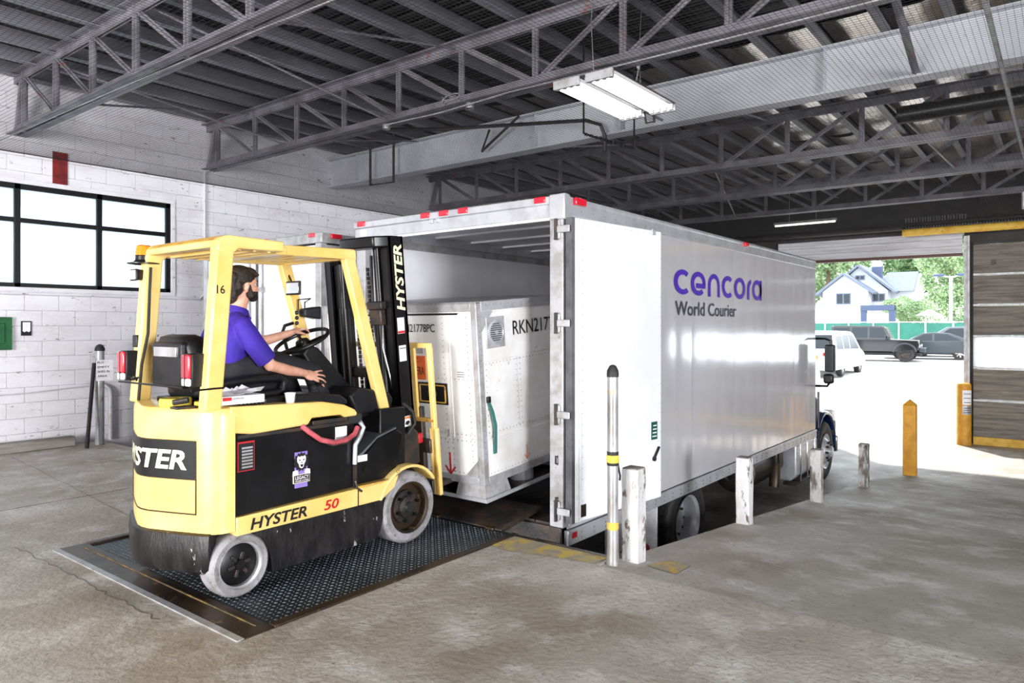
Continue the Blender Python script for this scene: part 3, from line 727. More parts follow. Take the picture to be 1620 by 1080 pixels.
# sill with lettering
sl = MB().prism([(2.285, .37), (3.2, .37), (3.4, .37), (3.52, .44), (3.56, .52), (3.4, .49), (2.285, .478)], 'y', 3.82, 3.9).build('sill', 'yellow', FK, bevel=.006)
MB().prism([(2.285, .37), (3.4, .37), (3.56, .52), (2.285, .478)], 'y', mir(3.9), mir(3.82)).build('sill', 'yellow', FK, bevel=.006)
text('HYSTER', .4, .07, 'blackink', sl, (2.37, 3.8185, .388), (1, 0, 0), (0, 0, 1), shear=.2, bold=.025)
text('50', .12, .065, 'red', sl, (2.9, 3.8185, .395), (1, 0, 0), (0, 0, 1), shear=.2, bold=.02)
B(3.18, 3.186, 3.815, 3.83, .37, .48).build('sill_joint', 'black', sl)
for s_ in (0, 1):
    y0, y1 = (3.835, 3.96) if s_ == 0 else (mir(3.96), mir(3.835))
    MB().prism([(2.535, .09), (3.36, .1), (3.4, .15), (3.44, .28), (3.52, .38), (2.29, .38), (2.38, .37), (2.47, .31), (2.52, .2)], 'y', y0, y1).build('side_skirt', 'scuffed', FK, bevel=.012, seg=3)
    # front fender
    ring = []
    for t in range(0, 13):
        a = R(160 - t * 10.5); ring.append((3.675 + .315 * math.cos(a), .262 + .315 * math.sin(a)))
    inner = [(3.675 + (x - 3.675) * .93, .262 + (z - .262) * .93) for x, z in ring]
    poly = ring + [(3.93, .50)] * 0 + list(reversed(inner))
    MB().prism(poly, 'y', 3.815 if s_ == 0 else mir(4.06), 4.06 if s_ == 0 else mir(3.815)).build('front_fender', 'yellow', FK, bevel=.01, seg=3)
B(3.2, 3.5, 3.83, 4.0, .478, .5).build('step_plate', 'yellow_worn', FK, bevel=.004)
text('CE', .035, .025, 'blackink', FK, (3.535, 3.8125, .535), (1, 0, .6), (-.6, 0, 1))
# wheels
def wheel(x, y, r, wd, hub, side, name='wheel'):
    d = Vector((0, -1 if side == 0 else 1, 0))
    c = Vector((x, y, r))           # outer face centre
    ty = MB().lathe(c, -d, [(r * .72, .004), (r * .9, 0), (r * .965, .012), (r, .035), (r, wd - .035), (r * .95, wd), (r * .7, wd)], 40).build(name, 'tyregrey', FK, smooth=40)
    MB().lathe(c, -d, [(r * .73, .0), (r * .735, .012), (r * .66, .02), (r * .645, .07), (.0, .075)], 36).build('rim', 'rustframe' if hub == 'front' else 'alu_dull', ty)
    if hub == 'front':
        MB().lathe(c, -d, [(.001, -.0), (.035, .0), (.04, .02), (.075, .03), (.085, .045), (.12, .05), (.125, .072)], 24).build('hub', 'darksteel', ty)
        for k in range(6):
            a = k * math.pi / 3 + .3
            p = c - d * .04 + Vector((math.cos(a) * .1, 0, math.sin(a) * .1)); MB().cyl(p, p + d * .03, .013, 6).build('bolt', 'blackmetal', ty)
    else:
        MB().lathe(c, -d, [(.001, .005), (.03, .005), (.034, .03), (.11, .035), (.125, .045), (.126, .07)], 24).build('hub', 'blackmetal', ty)
        for k in range(6):
            a = k * math.pi / 3 + .2
            p0 = c - d * .03; mbx = MB().beam(p0 + Vector((math.cos(a) * .028, 0, math.sin(a) * .028)), p0 + Vector((math.cos(a) * .075, 0, math.sin(a) * .075)), .022, .016, (0, 1, 0)); mbx.build('hub_lug', 'darksteel', ty, bevel=.004)
    return ty
for s_ in (0, 1):
    wheel(2.325, 3.835 if s_ == 0 else mir(3.835), .19, .15, 'rear', s_)
    wheel(3.675, 3.82 if s_ == 0 else mir(3.82), .262, .2, 'front', s_)
MB().cyl((2.325, 3.9, .19), (2.325, mir(3.9), .19), .05, 12).build('axle', 'darksteel', FK)
MB().cyl((3.675, 3.9, .262), (3.675, mir(3.9), .262), .07, 12).build('axle', 'darksteel', FK)
B(3.45, 3.72, 4.05, 4.65, .2, .62).build('drive_housing', 'blackmetal', FK, bevel=.02)
# side cowl and floor
fc = MB().prism([(3.17, .5), (3.56, .5), (3.62, .62), (3.66, .8), (3.6, .84), (3.42, .8), (3.3, .7), (3.24, .69), (3.17, .66)], 'y', 3.88, mir(3.88)).build('floor_cowl', 'blackpaint', FK, bevel=.008)
B(3.225, 3.31, 3.873, 3.881, .655, .7).build('white_sticker', 'paper', fc)
MB().cyl((3.3, 3.875, .6), (3.3, 3.885, .6), .022, 16).build('plug', 'black', fc)
MB().prism([(3.22, .7), (3.27, .705), (3.4, .8), (3.58, .85), (3.58, .86), (3.4, .815), (3.26, .72)], 'y', 3.87, mir(3.87)).build('tread_floor', 'plate', FK)
B(3.45, 3.7, 3.9, 4.8, .5, 1.0).build('front_panel', 'black', FK, bevel=.01)
# dash
ds = MB().prism([(3.3, 1.1), (3.34, 1.14), (3.44, 1.13), (3.5, 1.06), (3.5, .95), (3.4, .93), (3.33, .98)], 'y', 4.02, 4.72).build('dash', 'vinyl', FK, bevel=.02, seg=3)
ds2 = MB().prism([(3.22, 1.11), (3.32, 1.16), (3.6, 1.11), (3.64, 1.06), (3.62, .98), (3.3, .96)], 'y', 3.96, 4.32).build('display_panel', 'vinyl', FK, bevel=.02, seg=3)
MB().add([(3.36, 4.0, 1.158), (3.52, 4.0, 1.13), (3.52, 4.24, 1.13), (3.36, 4.24, 1.158)], [(0, 1, 2, 3)]).build('screen', 'greyink', ds2)
B(3.5, 3.6, 3.97, 4.03, .86, .99).build('display_stalk', 'vinyl', FK, bevel=.01)
# hydraulic lever console in front of the seat
MB().prism([(2.72, 1.1), (2.74, 1.16), (2.9, 1.155), (3.1, 1.13), (3.16, 1.09), (3.16, 1.06), (2.72, 1.06)], 'y', 3.9, 4.1).build('lever_console', 'vinyl', FK, bevel=.012, seg=3)
MB().lathe((3.0, 4.06, 1.13), (0, 0, 1), [(.045, 0), (.045, .01), (.035, .02), (.038, .03), (.028, .04), (.03, .05), (.015, .065)], 14).build('lever_boot', 'rubber', FK)
for y_, x_ in ((4.03, 3.04), (4.06, 3.06), (4.09, 3.05)):
    MB().tube([(3.0, 4.06, 1.17), (x_, y_, 1.205)], .006, 6).ell((x_, y_, 1.212), .014, 10, 8).build('lever', 'black', FK)
# steering column and wheel
MB().prism([(3.06, 1.4), (3.12, 1.47), (3.2, 1.44), (3.28, 1.36), (3.56, 1.08), (3.58, .95), (3.34, .95), (3.28, 1.08)], 'y', 4.27, 4.43).build('steering_column', 'vinyl', FK, bevel=.018, seg=3)
SC = Vector((3.11, 4.35, 1.49)); e1 = Vector((.9, 0, .44)).normalized(); e2 = Vector((0, 1, 0)); en = e2.cross(e1) * -1
if en.z < 0: en = -en
wp = [SC + (e1 * math.cos(t) + e2 * math.sin(t)) * .195 for t in [2 * math.pi * i / 36 for i in range(36)]]
sw = MB().tube(wp, .0145, 10, closed=True).build('steering_wheel', 'black', FK)
for a in (90, 210, 330):
    d = e1 * math.cos(R(a + 90)) + e2 * math.sin(R(a + 90)); MB().tube([SC - en * .03, SC + d * .19], .012, 8).build('spoke', 'black', sw)
MB().lathe(SC - en * .05, en, [(.05, 0), (.055, .03), (.045, .055), (.02, .065)], 18).build('horn_hub', 'black', sw)
kp = SC + e1 * -.1 + e2 * -.15; MB().cyl(kp, kp + en * .03, .01, 8).ell(kp + en * .045, .022, 12, 8).build('spinner_knob', 'black', sw)
MB().tube([(3.17, 4.42, 1.42), (3.24, 4.46, 1.43)], .01, 6).build('direction_lever', 'red', FK)
# seat
st = MB()
rg = []
for z, xo, hw, th in ((1.17, 2.34, .2, .09), (1.26, 2.31, .225, .1), (1.38, 2.27, .235, .1), (1.47, 2.245, .22, .095), (1.53, 2.235, .18, .07), (1.545, 2.24, .12, .04)):
    r_ = []
    for k in range(20):
        a = 2 * math.pi * k / 20; c_, s2 = math.cos(a), math.sin(a)
        r_.append((xo + th * abs(c_) ** .6 * (1 if c_ > 0 else -1), YC + .02 + hw * abs(s2) ** .5 * (1 if s2 > 0 else -1), z))
    rg.append(r_)
MB().loft(rg).build('seat_back', 'vinyl', FK, smooth=60)
B(2.14, 2.2, 4.18, 4.56, 1.22, 1.5).build('seat_shell', 'vinyl', FK, bevel=.02, seg=3)
B(2.125, 2.145, 4.22, 4.5, 1.41, 1.47).build('seat_plate', 'alu_dull', FK, bevel=.003)
MB().box(2.25, 2.8, 4.12, 4.6, 1.14, 1.25).build('seat_cushion', 'vinyl', FK, bevel=.04, seg=4)
MB().box(2.2, 2.75, 4.1, 4.62, 1.09, 1.15).build('seat_base', 'black', FK, bevel=.01)
MB().tube([(2.3, 4.05, 1.245), (2.5, 4.05, 1.262), (2.72, 4.05, 1.262), (2.76, 4.05, 1.24), (2.745, 4.05, 1.18), (2.7, 4.05, 1.165), (2.45, 4.05, 1.16)], .026, 12).build('armrest', 'vinyl', FK)
B(2.56, 2.74, 3.97, 4.07, 1.09, 1.15).build('side_control', 'black', FK, bevel=.015, seg=3)
# overhead guard
gy0, gy1 = 3.9, 4.76
def leg(y, name='rear_post'):
    mb = MB(); w2 = .055
    mb.loft([[(x0, y - .04, z), (x1, y - .04, z), (x1, y + .04, z), (x0, y + .04, z)] for x0, x1, z in ((2.11, 2.215, 1.11), (2.15, 2.26, 1.6), (2.187, 2.297, 2.06))])
    return mb.build(name, 'yellow', FK, bevel=.012, seg=3)
near_leg = leg(gy0); far_leg = leg(gy1)
text('16', .05, .05, 'blackink', near_leg, (2.182, gy0 - .041, 1.785), (1, 0, 0), (0, 0, 1), bold=.01)
for y in (gy0, gy1):
    mb = MB(); p = [(2.183, 2.03), (2.193, 2.09), (2.215, 2.115), (2.25, 2.13), (2.63, 2.125), (2.63, 2.06), (2.32, 2.055), (2.298, 2.03)]
    mb.prism(p, 'y', y - .043, y + .043).build('rear_rail', 'yellow', FK, bevel=.01, seg=3)
for y in (3.97, 4.72):
    mb = MB(); mb.prism([(2.68, 2.115), (3.245, 2.135), (3.265, 2.125), (3.27, 2.06), (2.68, 2.05)], 'y', y - .033, y + .033).build('front_rail', 'yellow', FK, bevel=.01, seg=3)
    fp = MB().loft([[(x, y - .03, z), (x + .09, y - .03, z), (x + .09, y + .03, z), (x, y + .03, z)] for x, z in ((3.625, .55), (3.17, 2.07))]).build('front_post', 'yellow', FK, bevel=.008)
    if y < 4:
        for zz in (.62, .78, .98):
            xx = 3.67 - (zz - .55) * .297; MB().cyl((xx, y - .036, zz), (xx, y - .028, zz), .011, 8).build('bolt', 'darksteel', fp)
MB().prism([(2.2, 2.1), (2.24, 2.128), (2.63, 2.123), (2.63, 2.108), (2.24, 2.112), (2.22, 2.095)], 'y', gy0, gy1).build('rear_roof_plate', 'yellow_worn', FK, bevel=.004)
for k in range(5):
    x = 2.72 + .115 * k
    B(x, x + .05, 3.97, 4.72, 2.07, 2.11).build('roof_bar', 'yellow', FK, bevel=.006)
for k in range(3):
    B(2.34 + .1 * k, 2.36 + .1 * k, gy0, gy1, 2.05, 2.11).build('roof_rib', 'yellow', FK)
B(2.62, 2.7, 3.93, 4.76, 2.05, 2.1).build('cross_member', 'yellow', FK, bevel=.006)
B(3.2, 3.26, 3.97, 4.72, 2.06, 2.12).build('cross_member', 'yellow', FK, bevel=.006)
B(2.2, 2.27, gy0, gy1, 2.06, 2.1).build('cross_member', 'yellow', FK, bevel=.006)
B(2.66, 2.67, 4.6, 4.66, 2.04, 2.08).build('roof_sticker', 'paper', FK)
# lights
def taillight(y):
    hx = 2.12
    t = B(hx - .055, hx + .05, y - .045, y + .045, 1.25, 1.44).build('tail_light', 'black', FK, bevel=.006)
    MB().box(hx - .075, hx - .055, y - .042, y + .042, 1.30, 1.435).build('red_lens', 'lampred', t, bevel=.008, seg=3)
    MB().box(hx - .075, hx - .055, y - .042, y + .042, 1.255, 1.298).build('clear_lens', 'whitelens', t, bevel=.008, seg=3)
    B(hx - .077, hx - .05, y - .004, y + .004, 1.255, 1.435).build('divider', 'black', t)
taillight(3.96); taillight(4.78)
MB().tube([(2.05, 4.0, 1.243), (2.05, 4.8, 1.243)], .006, 6).build('guard_bar', 'black', FK)
MB().tube([(2.03, 3.86, 1.235), (2.16, 3.852, 1.24), (2.22, 3.856, 1.24)], .006, 6).build('guard_bar', 'black', FK)
pts = [(2.06 + .008 * math.sin(i * 1.9), 4.7 - .008 * i, 1.27 + .012 * math.cos(i * 1.9)) for i in range(18)]
MB().tube(pts, .006, 5).build('coiled_wire', 'black', FK)
bc = MB().lathe((2.2, 4.79, 2.01), (0, 0, 1), [(.065, 0), (.06, .012), (.052, .02), (.05, .045), (.055, .05)], 20).build('beacon_base', 'black', FK)
MB().lathe((2.2, 4.79, 2.06), (0, 0, 1), [(.053, 0), (.05, .035), (.047, .06), (.035, .068), (.0, .07)], 20).build('beacon_lens', 'orange', bc)
MB().lathe((2.2, 4.79, 2.03), (0, 0, 1), [(.07, -.03), (.1, -.026), (.1, -.02), (.05, -.012)], 20).build('beacon_plate', 'blackmetal', bc)
wl_ = MB().loft([[(2.13, 4.79 - a, 1.93 - b), (2.13, 4.79 + a, 1.93 - b), (2.13, 4.79 + a, 1.93 + b), (2.13, 4.79 - a, 1.93 + b)] for a, b in ((.05, .04),)] + [[(2.23, 4.79 - .03, 1.91), (2.23, 4.79 + .03, 1.91), (2.23, 4.79 + .03, 1.955), (2.23, 4.79 - .03, 1.955)]]).build('work_light', 'black', FK, bevel=.008)
B(2.122, 2.131, 4.75, 4.83, 1.9, 1.96).build('lamp_lens', 'whitelens', wl_, bevel=.003)
MB().tube([(2.21, 4.715, 1.98), (2.2, 4.71, 1.8), (2.19, 4.71, 1.55), (2.15, 4.71, 1.35), (2.13, 4.71, 1.12)], .009, 6).build('light_cable', 'black', FK)
B(2.13, 2.19, 4.74, 4.8, 1.46, 1.54).build('alarm_box', 'black', FK, bevel=.006)
# mirror and front lamp on far front post
mo = B(3.2, 3.215, 4.5, 4.68, 1.83, 1.935).build('mirror', 'black', FK, bevel=.012, seg=3)
B(3.195, 3.201, 4.512, 4.668, 1.842, 1.923).build('mirror_glass', 'mirror', mo, bevel=.004)
MB().tube([(3.215, 4.6, 1.9), (3.24, 4.7, 1.99), (3.2, 4.72, 2.05)], .007, 6).build('mirror_arm', 'black', FK)
fl_ = MB().loft([[(x, 4.64 - a, 1.70 - b), (x, 4.64 + a, 1.70 - b), (x, 4.64 + a, 1.70 + b), (x, 4.64 - a, 1.70 + b)] for x, a, b in ((3.32, .035, .03), (3.42, .05, .045), (3.46, .055, .05))]).build('front_lamp', 'vinyl', FK, bevel=.01, seg=3)
MB().tube([(3.3, 4.66, 1.69), (3.3, 4.66, 1.8), (3.4, 4.64, 1.81), (3.33, 4.62, 1.78), (3.33, 4.62, 1.70)], .006, 6).build('lamp_bracket', 'black', FK)
for zz in (1.62, 1.66, 1.7): MB().ell((3.3, 4.68, zz), .016, 8, 6).build('bracket_nut', 'blackmetal', FK)
MB().tube([(3.28, 4.7, 1.62), (3.2, 4.69, 1.6), (3.18, 4.69, 1.55), (3.24, 4.7, 1.38)], .013, 8).build('grab_handle', 'black', FK)
# ---------------------------------------------------------------- mast, tilted back 5 degrees about the lower pivot
PV = Vector((3.93, YC, .12)); TM = Matrix.Translation(PV) @ Matrix.Rotation(R(-5.2), 4, 'Y') @ Matrix.Translation(-PV)
FWD = ('carriage_bar', 'carriage_plate', 'backrest_side', 'backrest_top', 'backrest_cross', 'backrest_bar', 'fork', 'side_shift_hose', 'side_shift_block', 'side_shift_plate')
TS = Matrix.Translation((-.05, 0, 0)) @ TM; TC = Matrix.Translation((-.02, 0, 0)) @ TM
def mp(mb, name, mat, parent=FK, **k): return mb.xf(TC if name in FWD else TS).build(name, mat, parent, **k)
for y0, sg in ((3.965, 1), (4.735, -1)):
    mb = MB(); zt_ = 2.28 if sg == 1 else 2.17
    mb.box(3.83, 3.975, min(y0, y0 + sg * .022), max(y0, y0 + sg * .022), .12, zt_)
    mb.box(3.83, 3.85, min(y0, y0 + sg * .07), max(y0, y0 + sg * .07), .12, zt_)
    mb.box(3.955, 3.975, min(y0, y0 + sg * .07), max(y0, y0 + sg * .07), .12, zt_)
    ra = mp(mb, 'mast_rail', 'blackpaint', smooth=0)
    mb = MB().box(3.86, 3.99, min(y0 + sg * .075, y0 + sg * .13), max(y0 + sg * .075, y0 + sg * .13), .1, 2.2 if sg == 1 else 2.1)
    mp(mb, 'inner_rail', 'blackmetal', bevel=.006)
    mp(MB().cyl((3.86, y0 + sg * .17, .15), (3.86, y0 + sg * .17, 1.75), .04, 16).cyl((3.86, y0 + sg * .17, 1.75), (3.86, y0 + sg * .17, 2.2 if sg == 1 else 2.1), .03, 16), 'lift_cylinder', 'blackpaint')
    if sg == 1:
        near_rail = ra
        d = TM.to_3x3(); og = TS @ Vector((3.955, y0 - .0015, 1.72))
        text('HYSTER', .5, .085, 'ivory', ra, og, d @ Vector((0, 0, 1)), d @ Vector((-1, 0, 0)), shear=.18, bold=.03)
        for z0, z1, mt in ((1.55, 1.67, 'paper'), (1.34, 1.46, 'paper'), (.84, .92, 'paper')):
            mp(MB().box(3.865, 3.935, y0 - .002, y0, z0, z1), 'rail_sticker', mt, ra)
        mp(MB().box(3.865, 3.935, y0 - .003, y0 - .002, 1.552, 1.57), 'sticker_band', 'red', ra)
        mp(MB().box(3.87, 3.93, y0 - .003, y0 - .002, 1.435, 1.442), 'sticker_band', 'greyink', ra)
        mp(MB().box(3.865, 3.935, y0 - .003, y0 - .002, .9, .915), 'sticker_band', 'orangeink', ra)
        mp(MB().prism([(3.875, .86), (3.9, .85), (3.925, .87), (3.91, .885), (3.885, .88)], 'y', y0 - .003, y0 - .002), 'sticker_figure', 'blackink', ra)
mb = MB(); pts = [(3.83, 3.975), (3.74, 4.03), (3.72, 4.12), (3.72, 4.32), (3.74, 4.42), (3.83, 4.48), (3.95, 4.48), (3.95, 3.975)]
mp(mb.prism(pts, 'z', 2.2, 2.285), 'top_crossbar', 'blackpaint', bevel=.012, seg=3)
mp(MB().box(3.86, 3.95, 4.0, 4.7, 1.2, 1.28), 'mid_crossbar', 'blackmetal', bevel=.01)
mp(MB().box(3.86, 3.95, 4.0, 4.7, .3, .42), 'lower_crossbar', 'blackmetal', bevel=.01)
mp(MB().cyl((3.9, 4.35, .2), (3.9, 4.35, 1.25), .05, 18), 'free_lift_cylinder', 'blackpaint')
mp(MB().box(3.78, 3.9, 4.04, 4.2, 1.74, 1.8).box(3.79, 3.88, 4.06, 4.18, 1.62, 1.74), 'valve_block', 'darksteel', bevel=.008)
for y in (4.27, 4.43):
    mb = MB(); n = 46
    for k in range(n): mb.box(3.87, 3.885, y - .012 if k % 2 else y - .009, y + .012 if k % 2 else y + .009, .5 + k * .034, .53 + k * .034)
    mp(mb, 'lift_chain', 'darksteel', smooth=0)
mp(MB().tube([(3.86, 4.2, 2.15), (3.84, 4.2, 1.7), (3.85, 4.15, 1.2), (3.82, 4.1, .9)], .012, 8), 'hydraulic_hose', 'rubber')
mp(MB().tube([(3.84, 4.1, 1.6), (3.8, 4.07, 1.45), (3.84, 4.05, 1.2), (3.85, 4.03, 1.05)], .007, 6), 'hydraulic_hose', 'steel')
MB().tube([(3.7, 3.93, 1.02), (3.78, 3.9, .95), (3.8, 3.9, .86), (3.74, 3.92, .78)], .012, 8).build('hydraulic_hose', 'rubber', FK)
MB().prism([(3.66, .55), (3.74, .52), (3.88, .55), (3.86, .78), (3.8, .84), (3.76, .8), (3.68, .78)], 'y', 3.92, 4.0).build('mast_bracket', 'darksteel', FK, bevel=.015, seg=3)
MB().cyl((3.36, 4.2, .62), (3.85, 4.2, .66), .035, 12).build('tilt_cylinder', 'blackmetal', FK)
# carriage, backrest, forks
for z0 in (.28, .6): mp(MB().box(4.03, 4.07, 3.9, 4.8, z0, z0 + .11), 'carriage_bar', 'darksteel', bevel=.008)
for y in (4.12, 4.5): mp(MB().box(3.99, 4.05, y, y + .06, .2, .78), 'carriage_plate', 'blackmetal', bevel=.006)
mp(MB().tube([(4.0, 3.98, .72), (4.0, 4.1, .74), (4.0, 4.3, .72)], .02, 8), 'side_shift_hose', 'rubber')
mp(MB().box(3.98, 4.03, 3.97, 4.12, .68, .76), 'side_shift_block', 'red', bevel=.01)
mp(MB().box(3.985, 4.03, 4.02, 4.1, .3, .5), 'side_shift_plate', 'red', bevel=.01)
for y in (3.9, 4.8): mp(MB().box(4.05, 4.085, y - .045 if y < 4 else y, y if y < 4 else y + .045, .27, 1.43).box(4.05, 4.085, y - .06 if y < 4 else y - .02, y + .02 if y < 4 else y + .06, .27, .8), 'backrest_side', 'yellow', bevel=.008)
mp(MB().box(4.05, 4.085, 3.86, 4.84, 1.42, 1.46), 'backrest_top', 'yellow', bevel=.008)
mp(MB().box(4.05, 4.085, 3.86, 4.84, .84, .87), 'backrest_cross', 'yellow_worn', bevel=.006)
for y in (4.06, 4.24, 4.42, 4.6): mp(MB().box(4.055, 4.08, y - .022, y + .022, .87, 1.42), 'backrest_bar', 'yellow', bevel=.006)
for y in (4.02, 4.58):
    mp(MB().prism([(4.07, .95), (4.07, .287), (4.09, .257), (5.1, .273), (5.1, .283), (4.16, .302), (4.115, .327), (4.115, .95)], 'y', y, y + .12), 'fork', 'darksteel', bevel=.006)

# ---------------------------------------------------------------- things lying on the forklift
tb = thing('parts_tray', (2.34, 3.9, 1.12), 'white cardboard tray of papers on the forklift cover beside the seat', 'box')
B(2.22, 2.5, 3.87, 4.02, 1.135, 1.185).build('tray', 'paper', tb, bevel=.004)
B(2.225, 2.28, 3.866, 3.871, 1.16, 1.18).build('red_print', 'red', tb)
B(2.29, 2.36, 3.867, 3.871, 1.165, 1.175).build('grey_print', 'alu_dull', tb)
for k in range(6):
    a = random.uniform(-.4, .4); o = MB().add([(-.05, -.04, 0), (.05, -.04, .01), (.05, .05, 0), (0, .07, .02), (-.05, .05, 0)], [(0, 1, 2, 3, 4)]).xf(Matrix.Translation((2.3 + .035 * k, 3.94, 1.187 + .004 * k)) @ Matrix.Rotation(a, 4, 'Z') @ Matrix.Rotation(a, 4, 'X')).build('paper_scrap', 'paper', tb, smooth=0)
for k in range(7): MB().ell((2.36 + .025 * k, 3.9, 1.13), (.014, .014, .012), 8, 6).build('bolt_strip', 'black', tb)
cup = thing('paper_cup', (2.72, 3.9, 1.11), 'small white paper cup standing on the yellow battery cover', 'cup')
MB().lathe((2.7, 3.9, 1.11), (0, 0, 1), [(.025, 0), (.033, .06), (.035, .062), (.031, .06), (.023, .004)], 18).build('body', 'paper', cup)
MB().tube([(2.7 + .034 * math.cos(t), 3.9 + .034 * math.sin(t), 1.172) for t in [2 * math.pi * i / 18 for i in range(18)]], .003, 6, closed=True).build('rim', 'paper', cup)
rs = thing('ratchet_strap', (2.1, 4.15, 1.12), 'rolled yellow ratchet strap lying on the counterweight behind the seat', 'strap')
mk('webbing', '#e6d050', .7, col2='#cdb63a', sc=30)
pts = []
MB().lathe((2.11, 4.19, 1.12), (0, 0, 1), [(.02, 0), (.085, 0), (.09, .01), (.09, .04), (.085, .05), (.02, .05)], 22).build('strap_roll', 'webbing', rs)
MB().lathe((2.2, 4.03, 1.12), (0, 0, 1), [(.01, 0), (.05, 0), (.055, .01), (.055, .03), (.05, .035), (.01, .035)], 18).build('strap_roll', 'webbing', rs)
B(2.02, 2.14, 4.0, 4.08, 1.12, 1.135).build('ratchet', 'darksteel', rs, bevel=.004)
MB().cyl((2.06, 4.12, 1.15), (2.12, 4.06, 1.165), .018, 10).build('hook', 'darksteel', rs)
# ================================================================ BOX TRUCKS
def rivet(mb, p, r, nd):
    nd = Vector(nd); u = Vector((0, 0, 1)) if abs(nd.z) < .9 else Vector((1, 0, 0)); a = nd.cross(u).normalized() * r; b = nd.cross(a.normalized()) * r
    p = Vector(p); n = len(mb.v)
    mb.v += [p + a, p + b, p - a, p - b, p + nd * r * .7]; mb.f += [(n, n + 1, n + 4), (n + 1, n + 2, n + 4), (n + 2, n + 3, n + 4), (n + 3, n, n + 4)]
def stuff(mb, name, mat, parent, w=True):
    o = mb.build(name, mat, parent, smooth=0, w=w); o['kind'] = 'stuff'; return o
def side_panels(root, x0, x1, y, sgn, z0, z1, mat, pitch=1.2, post=.4):
    # riveted sheets that bow slightly between the posts; outer face at y, outward direction sgn
    x = x0; rv = MB()
    while x < x1 - .05:
        xe = min(x + pitch, x1); mb = MB(); n = max(3, int(round((xe - x) / post)) * 6); nz = 10; vs = []
        for i in range(n + 1):
            xx = x + .002 + (xe - x - .004) * i / n; ph = (xx - x0) / post; bow = .0035 * abs(math.sin(math.pi * ph)) ** .7
            for k in range(nz + 1):
                zz = z0 + (z1 - z0) * k / nz; wv = .0012 * math.sin(1.7 * zz + 2.3 * xx) + .0008 * math.sin(5.1 * xx + 3 * zz)
                vs.append((xx, y + sgn * (bow + wv), zz))
        m = len(vs); vs += [(a, y - sgn * .012, c) for a, b, c in vs]
        q = nz + 1; fs = [(i * q + k, (i + 1) * q + k, (i + 1) * q + k + 1, i * q + k + 1) for i in range(n) for k in range(nz)]
        fs += [tuple(v + m for v in f) for f in fs]
        for i in range(n):
            for k in (0, nz): fs.append((i * q + k, (i + 1) * q + k, m + (i + 1) * q + k, m + i * q + k))
        for k in range(nz):
            for i in (0, n): fs.append((i * q + k, i * q + k + 1, m + i * q + k + 1, m + i * q + k))
        mb.add(vs, fs); mb.build('side_sheet', mat, root, smooth=60)
        x = xe
    k = 0
    while x0 + k * post < x1 + .01:
        for q in range(int((z1 - z0) / .1)): rivet(rv, (min(x0 + k * post + .012, x1 - .02), y + sgn * .001, z0 + .06 + q * .1), .005, (0, sgn, 0))
        k += 1
    stuff(rv, 'rivets', 'alu', root)
def truck_wheel(root, x, yout, z, r, wd, sgn, rimmat='alu', name='wheel'):
    d = Vector((0, sgn, 0)); c = Vector((x, yout, z))
    t = MB().lathe(c, -d, [(r * .58, .03), (r * .66, .008), (r * .9, 0), (r * .97, .02), (r, .045), (r, wd - .045), (r * .97, wd - .02), (r * .9, wd), (r * .6, wd - .01), (r * .58, .03)], 44).build(name, 'rubber', root, smooth=40)
    tm = MB()
    for k in range(44):
        a = 2 * math.pi * k / 44; ca, sa = math.cos(a), math.sin(a)
        for q in range(4):
            yy = yout - sgn * (.05 + (wd - .1) * (q + .5) / 4)
            p = Vector((x + ca * r * 1.004, yy, z + sa * r * 1.004)); tm.beam(p - Vector((-sa, 0, ca)) * .022, p + Vector((-sa, 0, ca)) * .022, (wd - .1) / 4 * .8, .014, (ca, 0, sa))
    stuff(tm, 'tread', 'rubber', t)
    return t
def dual_rear(root, x, ynear, z, r, sgn):
    t = truck_wheel(root, x, ynear, z, r, .26, sgn)
    c = Vector((x, ynear, z)); d = Vector((0, sgn, 0))
    MB().lathe(c, -d, [(r * .6, .0), (r * .585, .012), (r * .55, .03), (r * .52, .17), (r * .25, .185), (r * .24, .12), (r * .17, .11), (0.001, .11)], 36).build('rim', 'alu', t)
    for k in range(10):
        a = 2 * math.pi * k / 10; p = c - d * .17 + Vector((math.cos(a) * r * .34, 0, math.sin(a) * r * .34)); MB().cyl(p, p + d * .04, .016, 6).build('lug_nut', 'darksteel', t)
    truck_wheel(root, x, ynear - sgn * .3, z, r, .26, sgn)
def front_wheel(root, x, y, z, r, sgn):
    t = truck_wheel(root, x, y, z, r, .27, sgn)
    c = Vector((x, y, z)); d = Vector((0, sgn, 0))
    MB().lathe(c, -d, [(r * .6, .0), (r * .585, .015), (r * .55, .03), (r * .5, .05), (r * .36, -.03), (r * .3, -.035), (r * .2, -.03), (r * .19, -.09), (r * .15, -.11), (.001, -.115)], 36).build('rim', 'alu', t)
    for k in range(10):
        a = 2 * math.pi * k / 10; p = c + d * .03 + Vector((math.cos(a) * r * .31, 0, math.sin(a) * r * .31)); MB().cyl(p - d * .01, p + d * .05, .02, 6).build('lug_nut', 'darksteel', t)

